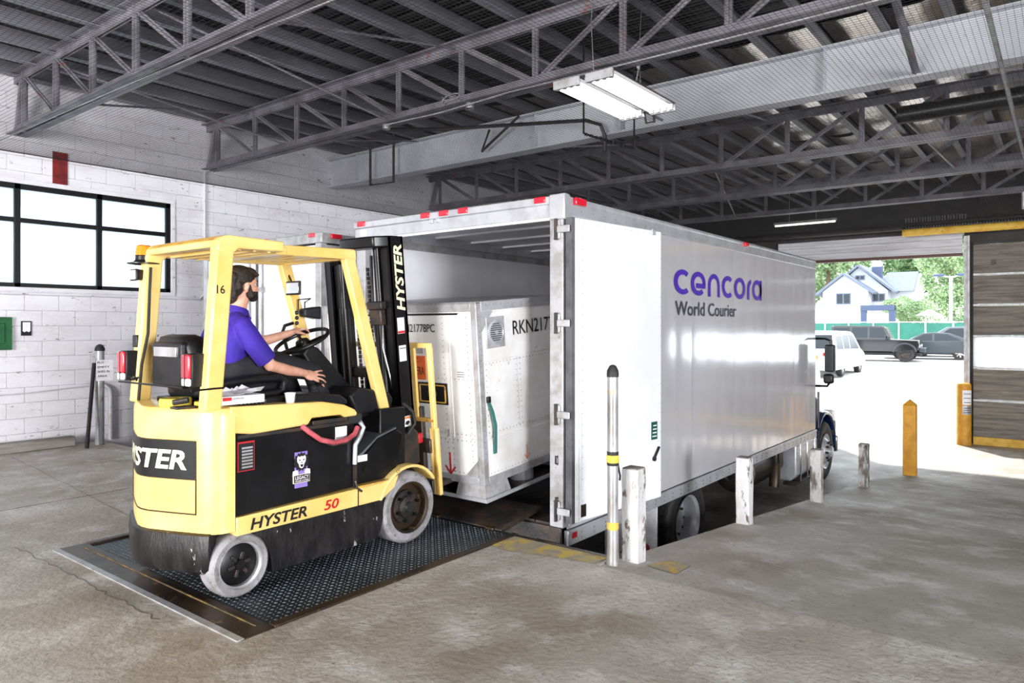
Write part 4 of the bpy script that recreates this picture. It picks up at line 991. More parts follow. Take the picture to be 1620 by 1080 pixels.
TX0, TX1, TN, TF, TB, TT = 4.73, 11.92, 3.18, 5.7, -.17, 2.645
TK = thing('box_truck', (8.4, 4.44, ZW), 'white box truck with purple and grey lettering, blue cab and its rear door swung open', 'truck')
side_panels(TK, TX0 + .07, TX1, TN, -1, -.04, 2.52, 'truckwhite')
B(TX0 + .07, TX1, TF - .03, TF, -.05, 2.55).build('far_side', 'truckwhite', TK)
B(TX1 - .04, TX1, TN + .01, TF - .01, -.05, 2.6).build('front_bulkhead', 'liner', TK)
B(TX0 + .02, TX1, TN + .02, TF - .02, 2.6, 2.625).build('roof', 'liner', TK)
B(TX0 + .02, TX1, TN + .02, TF - .02, -.12, -.02).build('cargo_floor', 'woodfloor', TK)
for k in range(12):
    y = TN + .1 + .195 * k
    B(TX0 + .02, TX1 - .05, y, y + .185, -.02, 0.0).build('floor_plank', 'woodfloor', TK)
# inside lining with a splice post and a wider rub rail
for x0_, x1_ in ((TX0 + .05, 6.6), (6.604, 9.0), (9.004, 12.05)):
    B(x0_, x1_, TF - .07, TF - .055, 0, 2.42).build('lining', 'liner', TK)
    B(x0_, x1_, TN + .045, TN + .06, 0, 2.42).build('lining', 'liner', TK)
B(TX0 + .05, TX1 - .04, TF - .075, TF - .03, 2.42, 2.5).build('cove_rail', 'alu_dull', TK, bevel=.006)
for k in range(12):
    x = 5.2 + .61 * k; B(x, x + .05, TN + .03, TF - .03, 2.58, 2.602).build('roof_bow', 'liner', TK)
# rails
B(TX0 + .05, TX1, TN - .02, TN + .03, TB, -.05).build('bottom_rail', 'alu', TK, bevel=.004)
B(TX0 + .05, TX1, TN - .026, TN - .018, TB + .095, TB + .115).build('rail_lip', 'alu', TK)
B(TX0 + .05, TX1, TF - .03, TF + .02, TB, -.05).build('bottom_rail', 'alu', TK, bevel=.004)
B(TX0 + .02, TX1, TN - .012, TN + .06, 2.5, 2.6).build('top_rail', 'alu', TK, bevel=.006)
MB().tube([(TX0 + .02, TN + .02, 2.615), (TX1, TN + .02, 2.615)], .032, 10).build('top_cap_rail', 'alu', TK)
B(TX0 + .02, TX1, TF - .06, TF + .012, 2.5, 2.63).build('top_rail', 'alu', TK, bevel=.006)
rv = MB()
for k in range(38):
    x = TX0 + .25 + k * .19
    if 0 <= k: rivet(rv, (x, TN - .021, TB + .035), .011, (0, -1, 0)); rivet(rv, (x, TN - .021, TB + .075), .011, (0, -1, 0))
    rivet(rv, (x, TN - .013, 2.54), .007, (0, -1, 0))
stuff(rv, 'rail_bolts', 'steel', TK)
B(TX0 + .1, TX0 + .17, TN - .027, TN - .02, TB + .05, TB + .1).build('side_reflector', 'redlens', TK, bevel=.003)
def marker(x0, x1, y0, y1, z0, z1, parent=TK):
    o = B(x0, x1, y0, y1, z0, z1).build('marker_lamp', 'lampred', parent, bevel=.006, seg=2); return o
marker(4.86, 5.02, TN - .045, TN - .01, 2.58, 2.64); marker(8.7, 8.82, TN - .045, TN - .01, 2.58, 2.63)
# rear frame
B(TX0, TX0 + .09, TN, TN + .13, -.02, 2.52).build('corner_post', 'alu_dull', TK, bevel=.008)
B(TX0 + .09, TX0 + .13, TN - .005, TN + .02, -.02, 2.52).build('post_edge', 'alu', TK)
B(TX0, TX0 + .09, TF - .13, TF, -.02, 2.52).build('corner_post', 'alu_dull', TK, bevel=.008)
B(TX0 - .01, TX0 + .09, TN - .01, TF + .01, 2.47, 2.58).build('rear_header', 'alu', TK, bevel=.008)
B(TX0 - .02, TX0 + .09, TN - .02, TF + .02, 2.58, 2.645).build('rear_header', 'alu', TK, bevel=.008)
B(TX0 - .013, TX0 + .03, TN + .1, TF - .1, 2.45, 2.47).build('header_edge', 'doorwhite', TK)
B(TX0 - .025, TX0 + .06, TN - .03, TN + .12, 2.45, 2.655).build('corner_cap', 'alu', TK, bevel=.01)
for y in (5.6, 4.7, 4.465, 4.23, 3.39):
    marker(TX0 - .035, TX0 - .015, y - .055, y + .055, 2.595, 2.645)
B(TX0 - .03, TX0, 4.6, 4.64, 2.54, 2.58).build('lamp_bracket', 'alu', TK, bevel=.004); B(TX0 - .03, TX0, 4.52, 4.56, 2.54, 2.58).build('lamp_bracket', 'alu', TK, bevel=.004)
B(TX0 - .016, TX0 - .01, 5.54, 5.62, 2.5, 2.56).build('maker_sticker', 'paper', TK)
B(TX0, TX0 + .12, TN + .02, TF - .02, -.2, -.02).build('rear_sill', 'darksteel', TK, bevel=.01)
B(TX0 + .02, TX0 + .16, TN + .02, TN + .2, -.24, -.02).build('dock_buffer', 'blackmetal', TK, bevel=.01)
MB().tube([(TX0 - .005, TN + .05, .55), (TX0 - .03, TN + .05, .56), (TX0 - .03, TN + .05, .5), (TX0 - .005, TN + .05, .49)], .008, 6).build('door_hook', 'darksteel', TK)
MB().tube([(TX0 - .005, TN + .05, .22), (TX0 - .03, TN + .05, .23), (TX0 - .03, TN + .05, .17), (TX0 - .005, TN + .05, .16)], .008, 6).build('door_hook', 'darksteel', TK)
# swung-open rear door, hinge at the near corner, 7 degrees off the side
DM = Matrix.Translation((TX0 + .02, TN - .03, 0)) @ Matrix.Rotation(R(-7), 4, 'Z')
def dp(mb, name, mat, parent, **k): return mb.xf(DM).build(name, mat, parent, **k)
dr = dp(B(.02, 1.26, -.05, 0, .03, 2.46), 'rear_door', 'doorwhite', TK, bevel=.004)
dp(B(-.015, .02, -.06, .005, .03, 2.46), 'door_edge', 'gasketgrey', dr)
dp(B(.025, .07, -.062, -.048, .03, 2.455), 'door_gasket', 'paper', dr, bevel=.005)
dp(B(.08, .1, -.057, -.048, .03, 2.455), 'door_gasket', 'paper', dr, bevel=.003)
rv = MB()
for k in range(27):
    rivet(rv, DM @ Vector((.125, -.052, .1 + .088 * k)), .006, (0, -1, 0)); rivet(rv, DM @ Vector((1.245, -.052, .1 + .088 * k)), .006, (0, -1, 0))
for k in range(12): rivet(rv, DM @ Vector((.15 + .092 * k, -.052, 2.43)), .006, (0, -1, 0))
stuff(rv, 'door_rivets', 'alu', dr)
dp(B(1.06, 1.245, -.058, -.048, .25, .55), 'latch_plate', 'doorwhite', dr, bevel=.004)
dp(B(1.08, 1.22, -.062, -.056, .27, .53), 'latch_inset', 'doorwhite', dr, bevel=.006)
dp(MB().tube([(1.12, -.07, .4), (1.125, -.075, .42), (1.19, -.075, .5)], .012, 8).cyl((1.12, -.055, .4), (1.12, -.08, .4), .022, 12), 'latch_handle', 'blackmetal', dr)
gl = dp(B(1.1, 1.19, -.056, -.05, .57, .73), 'green_label', 'greenlabel', dr)
d3 = DM.to_3x3()
for k in range(4):
    dp(B(1.11 + .005 * k, 1.175, -.058, -.055, .595 + .032 * k, .605 + .032 * k), 'label_line', 'paper', dr)
dp(B(.1, .17, -.056, -.05, .06, .16), 'rust_patch', 'rustframe', dr, bevel=.012)
dp(B(1.1, 1.16, -.062, -.05, 2.42, 2.47), 'hold_back', 'alu_dull', dr, bevel=.005)
for zz in (.12, .89, 1.62, 2.37):
    h = MB().box(TX0 - .02, TX0, TN + .02, TN + .09, zz - .075, zz + .075).box(TX0 - .03, TX0 - .015, TN - .08, TN + .07, zz - .028, zz + .028).build('hinge', 'alu_dull', TK, bevel=.006)
    MB().cyl((TX0 - .028, TN + .05, zz - .085), (TX0 - .028, TN + .05, zz + .085), .014, 10).build('hinge_pin', 'darksteel', h)
# far door swung open along the far side
B(TX0 + .02, TX0 + 1.26, TF + .04, TF + .09, .03, 2.46).build('rear_door', 'doorwhite', TK, bevel=.004)
# ---- lettering
def stroke_word(parent):
    # rounded lower-case strokes in a square letter box, each stretched to its own width along the side
    y = TN - .0095; xh = .262; hw = .027; r = xh / 2 - hw; zc = 1.925 + xh / 2
    def letter(x0, x1, strokes, w0):
        sx = (x1 - x0) / w0
        mb = MB()
        for pts in strokes:
            vs, fs = ribbon(pts, hw, lambda a, b: (x0 + a * sx, y, zc + b)); mb.add(vs, fs)
        mb.build('letter', 'purpleink', parent, smooth=0)
    R1 = r + hw
    cc = [(R1 + r * math.cos(R(t)), r * math.sin(R(t))) for t in range(48, 313, 8)]
    oo = [(R1 + r * math.cos(R(t)), r * math.sin(R(t))) for t in range(0, 361, 10)]
    ee = [(R1 + r * math.cos(R(t)), r * math.sin(R(t))) for t in range(0, 316, 9)]
    letter(6.745, 7.12, [cc], 2 * R1 - .03)
    letter(7.16, 7.55, [ee, [(R1 - .04, -.022), (2 * R1 - .002, -.022)]], 2 * R1)
    letter(7.62, 7.955, [[(hw, -R1), (hw, 0)] + [(R1 + r * math.cos(R(180 - 10 * k)), r * math.sin(R(10 * k))) for k in range(19)] + [(2 * R1 - hw, -R1)]], 2 * R1)
    letter(8.025, 8.35, [cc], 2 * R1 - .03)
    letter(8.41, 8.78, [oo], 2 * R1)
    letter(8.85, 9.0, [[(hw, -R1), (hw, 0)] + [(hw + .09 * (1 - math.cos(R(10 * k))), r * math.sin(R(10 * k))) for k in range(1, 9)]], .11)
    letter(9.03, 9.38, [oo, [(2 * R1 - hw, -R1), (2 * R1 - hw, R1)]], 2 * R1)
stroke_word(TK)
text('World', .75, .15, 'greyink', TK, (6.77, TN - .0095, 1.705), (1, 0, 0), (0, 0, 1), bold=.012)
text('Courier', .85, .15, 'greyink', TK, (7.62, TN - .0095, 1.705), (1, 0, 0), (0, 0, 1), bold=.012)
# ---- chassis and running gear
for y in (4.0, 4.8): B(5.2, 13.6, y, y + .08, -.5, -.24).build('frame_rail', 'blackmetal', TK)
for k in range(9):
    x = 5.3 + .8 * k; B(x, x + .08, TN + .1, TF - .1, -.24, -.12).build('cross_member', 'blackmetal', TK)
dual_rear(TK, 7.32, 3.27, ZW + .5, .5, -1); dual_rear(TK, 7.32, TF - .09, ZW + .5, .5, 1)
MB().cyl((7.32, 3.5, ZW + .5), (7.32, 5.4, ZW + .5), .09, 14).ell((7.32, 4.44, ZW + .5), (.22, .22, .2)).build('rear_axle', 'blackmetal', TK)
MB().cyl((12.95, 3.5, ZW + .5), (12.95, 5.4, ZW + .5), .07, 14).build('front_axle', 'blackmetal', TK)
front_wheel(TK, 12.95, 3.28, ZW + .5, .5, -1); front_wheel(TK, 12.95, TF - .1, ZW + .5, .5, 1)
for y, s_ in ((3.24, 1), (TF - .66, 0)):
    mf = B(6.5, 6.515, y, y + .6, ZW + .12, -.16).build('mud_flap', 'paper', TK, bevel=.004)
    if s_:
        text('B', .16, .16, 'redlens', mf, (6.499, y + .22, ZW + .3), (0, -1, 0), (0, 0, 1), bold=.05)
        MB().add([(6.498, y + .42, ZW + .3), (6.498, y + .27, ZW + .3), (6.498, y + .2, ZW + .48), (6.498, y + .3, ZW + .48)], [(0, 1, 2, 3)]).build('flap_print', 'redlens', mf, smooth=0)
        MB().cyl((6.49, y + .05, -.2), (6.502, y + .05, -.2), .018, 10).build('flap_bolt', 'black', mf)
ft = MB().cyl((9.55, 3.62, -.42), (10.45, 3.62, -.42), .26, 24).build('air_tank', 'blackmetal', TK)
MB().lathe((9.55, 3.62, -.42), (-1, 0, 0), [(.26, 0), (.2, .035), (.12, .045), (.1, .03), (.04, .05), (.001, .05)], 24).build('tank_end', 'darksteel', ft)
MB().cyl((9.62, 3.62, -.42), (9.66, 3.62, -.42), .265, 24).build('tank_band', 'alu_dull', ft)
B(10.45, 10.75, 3.3, 3.8, -.5, -.16).build('air_filter', 'blackmetal', TK, bevel=.06, seg=4)
MB().tube([(10.6, 3.4, -.25), (10.52, 3.36, -.42), (10.42, 3.34, -.62), (10.4, 3.34, -.72)], .075, 14).build('exhaust_pipe', 'rustframe', TK)
fu = MB().prism([(3.2, -.2), (3.28, -.16), (3.8, -.16), (3.86, -.24), (3.86, -.68), (3.78, -.74), (3.3, -.74), (3.2, -.64)], 'x', 11.0, 12.1).build('fuel_tank', 'alu', TK, bevel=.03, seg=3)
for x in (11.15, 11.5, 11.9): B(x, x + .05, 3.185, 3.3, -.75, -.17).build('tank_strap', 'chrome', fu, bevel=.006)
B(11.0, 12.2, 3.2, 3.4, -.8, -.755).build('step', 'darksteel', TK, bevel=.006)
# cab (conventional, blue)
cb = MB()
def cabring(x, z0, z1, y0, y1, tum):
    return [(x, y0, z0), (x, y1, z0), (x, y1, (z0 + z1) / 2), (x, y1 - tum, z1), (x, y0 + tum, z1), (x, y0, (z0 + z1) / 2)]
cb.loft([cabring(12.2, -.4, 1.5, 3.5, 5.4, .08), cabring(12.9, -.4, 1.55, 3.5, 5.4, .08), cabring(13.15, -.4, 1.45, 3.5, 5.4, .1), cabring(13.55, -.4, .75, 3.5, 5.4, .02)])
cb.build('cab', 'blue', TK, bevel=.04, seg=3, smooth=30)
MB().loft([cabring(13.0, -.5, .55, 3.62, 5.26, .06), cabring(13.6, -.5, .5, 3.66, 5.22, .1), cabring(14.15, -.45, .38, 3.7, 5.18, .12), cabring(14.25, -.4, .3, 3.75, 5.13, .12)]).build('bonnet', 'blue', TK, bevel=.04, seg=3)
for y0, y1 in ((3.26, 3.68), (5.2, 5.62)):
    ring = []
    for t in range(13):
        a = R(200 - t * 17.5); ring.append((12.95 + .64 * math.cos(a), ZW + .52 + .64 * math.sin(a) * 1.05))
    inner = [(12.95 + (x - 12.95) * .9, ZW + .52 + (z - ZW - .52) * .9) for x, z in ring]
    MB().prism(ring + list(reversed(inner)), 'y', y0, y1).build('fender', 'blue', TK, bevel=.03, seg=3)
    B(13.45, 13.62, y0 + .02, y1 - .02, -.35, -.08).build('splash_flap', 'rubber', TK, bevel=.03)
    B(13.45, 13.6, y0 + .02, y0 + .2, -.08, .1).build('headlamp', 'whitelens', TK, bevel=.03, seg=3)
MB().prism([(12.2, -.6), (12.2, .35), (12.5, .42), (12.6, .3), (12.5, -.1), (12.45, -.6)], 'y', 3.3, 3.5).build('cab_step_skirt', 'blue', TK, bevel=.03, seg=3)
B(12.3, 12.9, 3.485, 3.5, .55, 1.35).build('door_window', 'glass', TK, bevel=.02)
MB().add([(13.16, 3.62, 1.42), (13.16, 5.28, 1.42), (13.56, 5.28, .78), (13.56, 3.62, .78)], [(0, 1, 2, 3)]).build('windshield', 'glass', TK)
B(14.2, 14.38, 3.4, 5.5, -.75, -.45).build('bumper', 'chrome', TK, bevel=.03)
mi = B(11.93, 12.05, 2.9, 3.05, .87, 1.3).build('door_mirror', 'black', TK, bevel=.03, seg=3)
B(11.925, 11.932, 2.91, 3.04, .89, 1.28).build('mirror_glass', 'glass', mi)
mi2 = B(11.93, 12.05, 2.92, 3.07, .68, .84).build('door_mirror', 'black', TK, bevel=.04, seg=3)
MB().tube([(12.5, 3.49, 1.36), (12.3, 3.3, 1.39), (12.02, 3.05, 1.39), (11.99, 2.97, 1.36), (11.99, 2.97, 1.28)], .018, 8).build('mirror_arm', 'black', TK)
MB().tube([(12.4, 3.49, .5), (12.2, 3.25, .62), (12.0, 3.02, .64), (11.99, 2.98, .7)], .018, 8).build('mirror_arm', 'black', TK)
MB().ell((12.35, 3.42, .48), (.09, .06, .1), 12, 8).build('mirror_foot', 'black', TK)
MB().tube([(12.48, 3.28, .5), (12.48, 3.28, -.1)], .015, 8).build('grab_rail', 'chrome', TK)

# ---------------------------------------------------------------- second truck in the next bay, doors shut
T2 = thing('box_truck', (7, 7.76, ZW), 'white box truck with closed rear doors parked beside the block wall', 'truck')
UX, UN, UF = 4.9, 6.51, 9.0
side_panels(T2, UX + .07, 9.4, UN, -1, -.04, 2.5, 'alu', 1.2, .4)
B(UX + .07, 10.6, UF - .03, UF, -.05, 2.5).build('far_side', 'truckwhite', T2); B(9.4, 10.6, UN, UN + .03, -.05, 2.5).build('near_side', 'truckwhite', T2)
B(UX + .02, 10.6, UN + .02, UF - .02, 2.58, 2.61).build('roof', 'doorwhite', T2)
B(UX + .02, 10.6, UN, UF, -.17, -.04).build('floor_frame', 'alu_dull', T2)
B(10.56, 10.6, UN, UF, -.05, 2.58).build('front_bulkhead', 'truckwhite', T2)
for y0, y1 in ((UN, UN + .1), (UF - .1, UF)): B(UX, UX + .09, y0, y1, -.05, 2.52).build('corner_post', 'alu_dull', T2, bevel=.008)
B(UX - .01, UX + .09, UN - .01, UF + .01, 2.52, 2.63).build('rear_header', 'alu_dull', T2, bevel=.008)
B(UX, 10.6, UN - .02, UN + .04, 2.52, 2.63).build('top_rail', 'alu_dull', T2, bevel=.008)
for y in (6.65, 7.55, 7.75, 7.95, 8.85): marker(UX - .03, UX - .008, y - .05, y + .05, 2.585, 2.63, T2)
marker(5.02, 5.16, UN - .045, UN - .015, 2.575, 2.625, T2)
for y0, y1 in ((UN + .11, 7.75), (7.76, UF - .11)):
    d_ = B(UX + .01, UX + .06, y0, y1, 0, 2.5).build('rear_door', 'doorwhite', T2, bevel=.006)
    yl = y1 - .12 if y0 < 7 else y0 + .14
    MB().cyl((UX - .02, yl, .05), (UX - .02, yl, 2.45), .018, 10).build('lock_rod', 'alu_dull', d_)
    for zz in (.5, 1.1, 2.0): B(UX - .04, UX + .01, yl - .04, yl + .04, zz, zz + .06).build('rod_guide', 'alu_dull', d_)
B(UX - .002, UX + .02, 7.735, 7.775, 0, 2.5).build('door_seal', 'gasketgrey', T2)
B(6.6, 6.62, UN + .05, UN + .6, -.8, -.17).build('mud_flap', 'rubber', T2)
dual_rear(T2, 7.1, UN + .09, ZW + .5, .5, -1); dual_rear(T2, 7.1, UF - .09, ZW + .5, .5, 1)
B(5.2, 10.6, UN + .8, UN + .9, -.5, -.17).build('frame_rail', 'blackmetal', T2)
MB().loft([cabring(10.65, -.6, 1.5, UN + .2, UF - .2, .1), cabring(11.5, -.6, 1.5, UN + .2, UF - .2, .1), cabring(12.1, -.6, .5, UN + .2, UF - .2, .1)]).build('cab', 'truckwhite', T2, bevel=.05)
front_wheel(T2, 11.4, UN + .25, ZW + .5, .5, -1); front_wheel(T2, 11.4, UF - .25, ZW + .5, .5, 1)

# ================================================================ AIR CARGO CONTAINER on the forks (local coordinates, tilted with the mast)
UL = thing('cargo_container', (4.34, 4.62, .19), 'white riveted refrigerated air cargo container carried on the forks', 'container', rot=(0, R(-4.6), 0))
def ub(mb, name, mat, parent=UL, **k): return mb.build(name, mat, parent, w=False, **k)
y0, y1, LX, HZ = -.965, .965, 1.5, 1.6
bd = ub(B(.012, LX - .012, y0 + .012, y1 - .012, .14, HZ - .01), 'body', 'uld')
ub(B(-.01, LX, y0 - .01, y1, 0, .018), 'base_plate', 'darksteel')
for (a, b) in ((-.012, .0), (LX, LX + .01)): ub(B(a, b, y0 - .012, y1, 0, .03), 'base_edge', 'alu')
ub(B(-.01, LX, y0 - .022, y0 - .01, 0, .03), 'base_edge', 'alu')
def foot(xa, xb, ya, yb):
    ub(MB().loft([[(xa - .03, ya - .0, .018), (xb + .03, ya, .018), (xb + .03, yb, .018), (xa - .03, yb, .018)], [(xa, ya + .02, .15), (xb, ya + .02, .15), (xb, yb - .02, .15), (xa, yb - .02, .15)]]), 'foot', 'alu_dull')
foot(.03, .3, y0 + .0, y0 + .32); foot(.03, .3, y1 - .32, y1); foot(1.15, 1.42, y0, y0 + .32); foot(1.15, 1.42, y1 - .32, y1)
ub(MB().cyl((.68, y0 + .16, .018), (.68, y0 + .16, .15), .11, 18), 'foot', 'alu')
ub(MB().cyl((.2, -.23, .018), (.2, -.23, .15), .11, 18), 'foot', 'alu')
# frame edges
for xx in (0, LX - .06):
    for yy in (y0, y1 - .06): ub(B(xx, xx + .06, yy, yy + .06, .13, HZ), 'corner_frame', 'alu_dull', bevel=.006)
for zz, h in ((.13, .06), (HZ - .075, .075)):
    ub(B(.06, LX - .06, y0 - .002, y0 + .03, zz, zz + h), 'edge_frame', 'alu_dull', bevel=.004); ub(B(.06, LX - .06, y1 - .03, y1, zz, zz + h), 'edge_frame', 'alu_dull', bevel=.004)
    ub(B(0, .03, y0 + .06, y1 - .06, zz, zz + h), 'edge_frame', 'alu_dull', bevel=.004); ub(B(LX - .03, LX, y0 + .06, y1 - .06, zz, zz + h), 'edge_frame', 'alu_dull', bevel=.004)
ub(B(0, LX, y0, y1, HZ - .012, HZ), 'roof_sheet', 'alu_dull')
# rear face panels (toward -x): door with hinge side, lower kick panel
ub(B(.004, .013, y0 + .09, y0 + .34, .5, HZ - .09), 'rear_panel', 'uld', bevel=.003)
ub(B(.002, .013, y0 + .35, y1 - .12, .56, HZ - .1), 'rear_panel', 'uld', bevel=.003)
ub(B(.003, .013, y0 + .07, y1 - .07, .2, .5), 'rear_panel', 'uld', bevel=.003)
ub(B(-.001, .012, y0 + .3, y0 + .35, .5, HZ - .09), 'hinge_strip', 'uld')
ub(B(-.003, .012, y0 + .2, y1 - .1, HZ - .1, HZ - .085), 'rain_gutter', 'black')
# side panels (toward -y)
ub(B(.07, .5, y0 + .002, y0 + .013, .52, 1.12), 'side_panel', 'uld', bevel=.003)
ub(B(.51, 1.43, y0 + .003, y0 + .013, .52, 1.12), 'side_panel', 'uld', bevel=.003)
ub(B(.07, 1.43, y0 + .001, y0 + .013, .2, .49), 'side_panel', 'uld', bevel=.003)
ub(B(.07, 1.43, y0 + .004, y0 + .013, 1.13, HZ - .09), 'side_panel', 'uld', bevel=.003)
ub(MB().prism([(.06, HZ - .08), (.2, HZ - .08), (.06, HZ - .24)], 'y', y0 - .003, y0 + .006), 'gusset', 'alu_dull')
ub(MB().prism([(y0 + .06, .19), (y0 + .2, .19), (y0 + .06, .33)], 'x', -.003, .006), 'gusset', 'alu_dull')
rv = MB()
def rl(p0, p1, nd, st=.045, r=.006):
    p0 = Vector(p0); p1 = Vector(p1); n = int((p1 - p0).length / st)
    for k in range(n + 1): rivet(rv, p0.lerp(p1, k / max(n, 1)), r, nd)
rx = (-1, 0, 0); ry = (0, -1, 0); e = .0015
for y in (y0 + .11, y0 + .32, y0 + .375, y1 - .14): rl((e, y, .22), (e, y, HZ - .12), rx)
for z in (.215, .48, .53, .98): rl((e, y0 + .08, z), (e, y1 - .1, z), rx)
for x in (.09, .48, .53): rl((x, y0 + e, .55), (x, y0 + e, 1.1), ry)
for z in (.215, .54, 1.1): rl((.09, y0 + e, z), (1.4, y0 + e, z), ry)
for x in (.03,): rl((x, y0 - e, .2), (x, y0 - e, HZ - .05), ry)
rl((.03, y0 - .002, HZ - .03), (LX - .05, y0 - .002, HZ - .03), ry, .09)
stuff(rv, 'rivets', 'steel', UL, w=False)
fan = ub(B(.11, .34, y0 - .008, y0 + .006, 1.22, 1.47), 'fan_plate', 'alu_dull', bevel=.004)
ub(MB().lathe((.225, y0 - .004, 1.345), (0, -1, 0), [(.1, 0), (.1, .012), (.085, .016), (.08, .006), (.001, .006)], 28), 'fan_ring', 'alu', fan)
for k in range(9):
    zz = 1.28 + .0165 * k; hw = math.sqrt(max(.0001, .08 ** 2 - (zz - 1.345) ** 2)); ub(B(.225 - hw, .225 + hw, y0 - .016, y0 - .01, zz - .003, zz + .003), 'fan_louver', 'darksteel', fan)
ub(MB().lathe((.225, y0 - .01, 1.345), (0, -1, 0), [(.02, 0), (.018, .008), (.001, .008)], 14), 'fan_hub', 'alu', fan)
text('RKN21778PC', .84, .12, 'blackink', UL, (.46, y0 - .001, 1.3), (1, 0, 0), (0, 0, 1), bold=.005, w=False, ext=.0)
text('RKN21778PC', .45, .068, 'blackink', UL, (-.0035, -.06, 1.36), (0, -1, 0), (0, 0, 1), bold=.005, w=False, ext=.0)
ol = ub(B(-.004, .004, -.38, -.08, .96, 1.16), 'orange_label', 'orangelabel')
text('-25° C', .18, .04, 'blackink', ol, (-.0055, -.13, 1.105), (0, -1, 0), (0, 0, 1), w=False, ext=0)
text('REFRIGERA', .27, .07, 'blackink', ol, (-.0055, -.095, 1.0), (0, -1, 0), (0, 0, 1), w=False, ext=0)
ub(B(-.003, .004, -.36, -.1, 1.18, 1.27), 'grey_label', 'alu_dull')
lt = ub(B(-.006, .004, -.62, -.28, .76, .94), 'latch_recess', 'black', bevel=.006)
ub(B(-.012, -.004, -.6, -.3, .775, .785).box(-.012, -.004, -.6, -.3, .915, .925).box(-.012, -.004, -.6, -.59, .775, .925).box(-.012, -.004, -.31, -.3, .775, .925), 'latch_rim', 'yellow_worn', lt)
ub(B(-.02, -.004, -.5, -.4, .83, .87), 'latch_bar', 'darksteel', lt, bevel=.005)
for k in range(3): ub(B(-.001, .004, y0 + .16, y0 + .23, 1.0 + .018 * k, 1.004 + .018 * k), 'printed_line', 'greyink')
ub(MB().loft([[(.075, y0 - .012, .8), (.105, y0 - .012, .8), (.105, y0 - .004, .8), (.075, y0 - .004, .8)], [(.09, y0 - .03, .72), (.125, y0 - .03, .72), (.125, y0 - .024, .72), (.09, y0 - .024, .72)], [(.115, y0 - .035, .6), (.15, y0 - .035, .6), (.15, y0 - .03, .6), (.115, y0 - .03, .6)], [(.12, y0 - .02, .42), (.155, y0 - .02, .42), (.155, y0 - .014, .42), (.12, y0 - .014, .42)], [(.12, y0 - .015, .37), (.155, y0 - .015, .37), (.155, y0 - .008, .37), (.12, y0 - .008, .37)]]), 'green_strap', 'strap')
ub(B(.07, .11, y0 - .02, y0, .79, .84), 'strap_buckle', 'black', bevel=.005)
def arrow(pl, name, mat, cx_, cz_, s_):
    mb = MB()
    for pts in ([(cx_, cz_ + s_), (cx_, cz_ - s_)], [(cx_ - s_ * .6, cz_ - s_ * .3), (cx_, cz_ - s_), (cx_ + s_ * .6, cz_ - s_ * .3)]):
        vs, fs = ribbon(pts, s_ * .09, pl); mb.add(vs, fs)
    ub(mb, name, mat, smooth=0)
arrow(lambda a, b: (a, y0 - .002, b), 'printed_arrow', 'orangeink', .57, .29, .06)
arrow(lambda a, b: (-.001, a, b), 'printed_arrow', 'red', y0 + .36, .28, .09)
# ================================================================ DRIVER
PE = thing('person', (2.5, 4.3, 1.25), 'bearded driver in a purple polo shirt seated on the forklift, hand on the wheel', 'person')
yc = 4.3
KY = {-1: -.13, 1: .2}
def fingers(mb, base, fwd, side, up, n=4, L=.075, curl=.3, spread=.25, r=.0085):
    base = Vector(base); fwd = Vector(fwd).normalized(); side = Vector(side).normalized(); up = Vector(up).normalized()
    ln = [.9, 1.0, .96, .78]
    for k in range(n):
        o = (k - 1.5); d = (fwd + side * spread * o * .35).normalized(); b = base + side * o * .019
        l = L * ln[k]
        p1 = b + d * l * .45; d2 = (d - up * curl).normalized(); p2 = p1 + d2 * l * .33; d3 = (d - up * curl * 2.1).normalized(); p3 = p2 + d3 * l * .28
        mb.limb([b, p1, p2, p3], [r * 1.1, r, r * .92, r * .75], 8)
body = MB()
# head
HM = Matrix.Translation((2.59, yc, 1.8)) @ Matrix.Rotation(R(-13), 4, 'Z') @ Matrix.Translation((-2.59, -yc, -1.8))
body.ell((2.603, yc, 1.893), (.096, .076, .094), 20, 14)
body.ell((2.643, yc, 1.84), (.058, .06, .07), 18, 12)
body.ell((2.672, yc, 1.797), (.03, .034, .026), 14, 10)
body.limb([(2.688, yc, 1.876), (2.699, yc, 1.855), (2.708, yc, 1.838)], [.009, .011, .0125], 10)
body.ell((2.702, yc - .011, 1.835), (.009, .008, .007), 8, 6).ell((2.702, yc + .011, 1.835), (.009, .008, .007), 8, 6)
body.ell((2.683, yc, 1.888), (.017, .05, .012), 12, 8)
body.ell((2.695, yc, 1.815), (.01, .022, .007), 10, 6).ell((2.692, yc, 1.803), (.011, .02, .007), 10, 6)
for s_ in (-1, 1):
    body.ell((2.612, yc + s_ * .077, 1.853), (.019, .008, .03), 12, 8, Matrix.Rotation(R(12), 3, 'Y'))
    body.ell((2.67, yc + s_ * .035, 1.845), (.025, .022, .018), 10, 8)
body.xf(HM)
body.limb([(2.56, yc, 1.66), (2.585, yc, 1.74), (2.605, yc, 1.81)], [.062, .056, .055], 14)
# trunk
body.limb([(2.47, yc, 1.33), (2.47, yc, 1.42), (2.5, yc, 1.54), (2.53, yc, 1.62)], [.09, .09, .092, .06], 16)
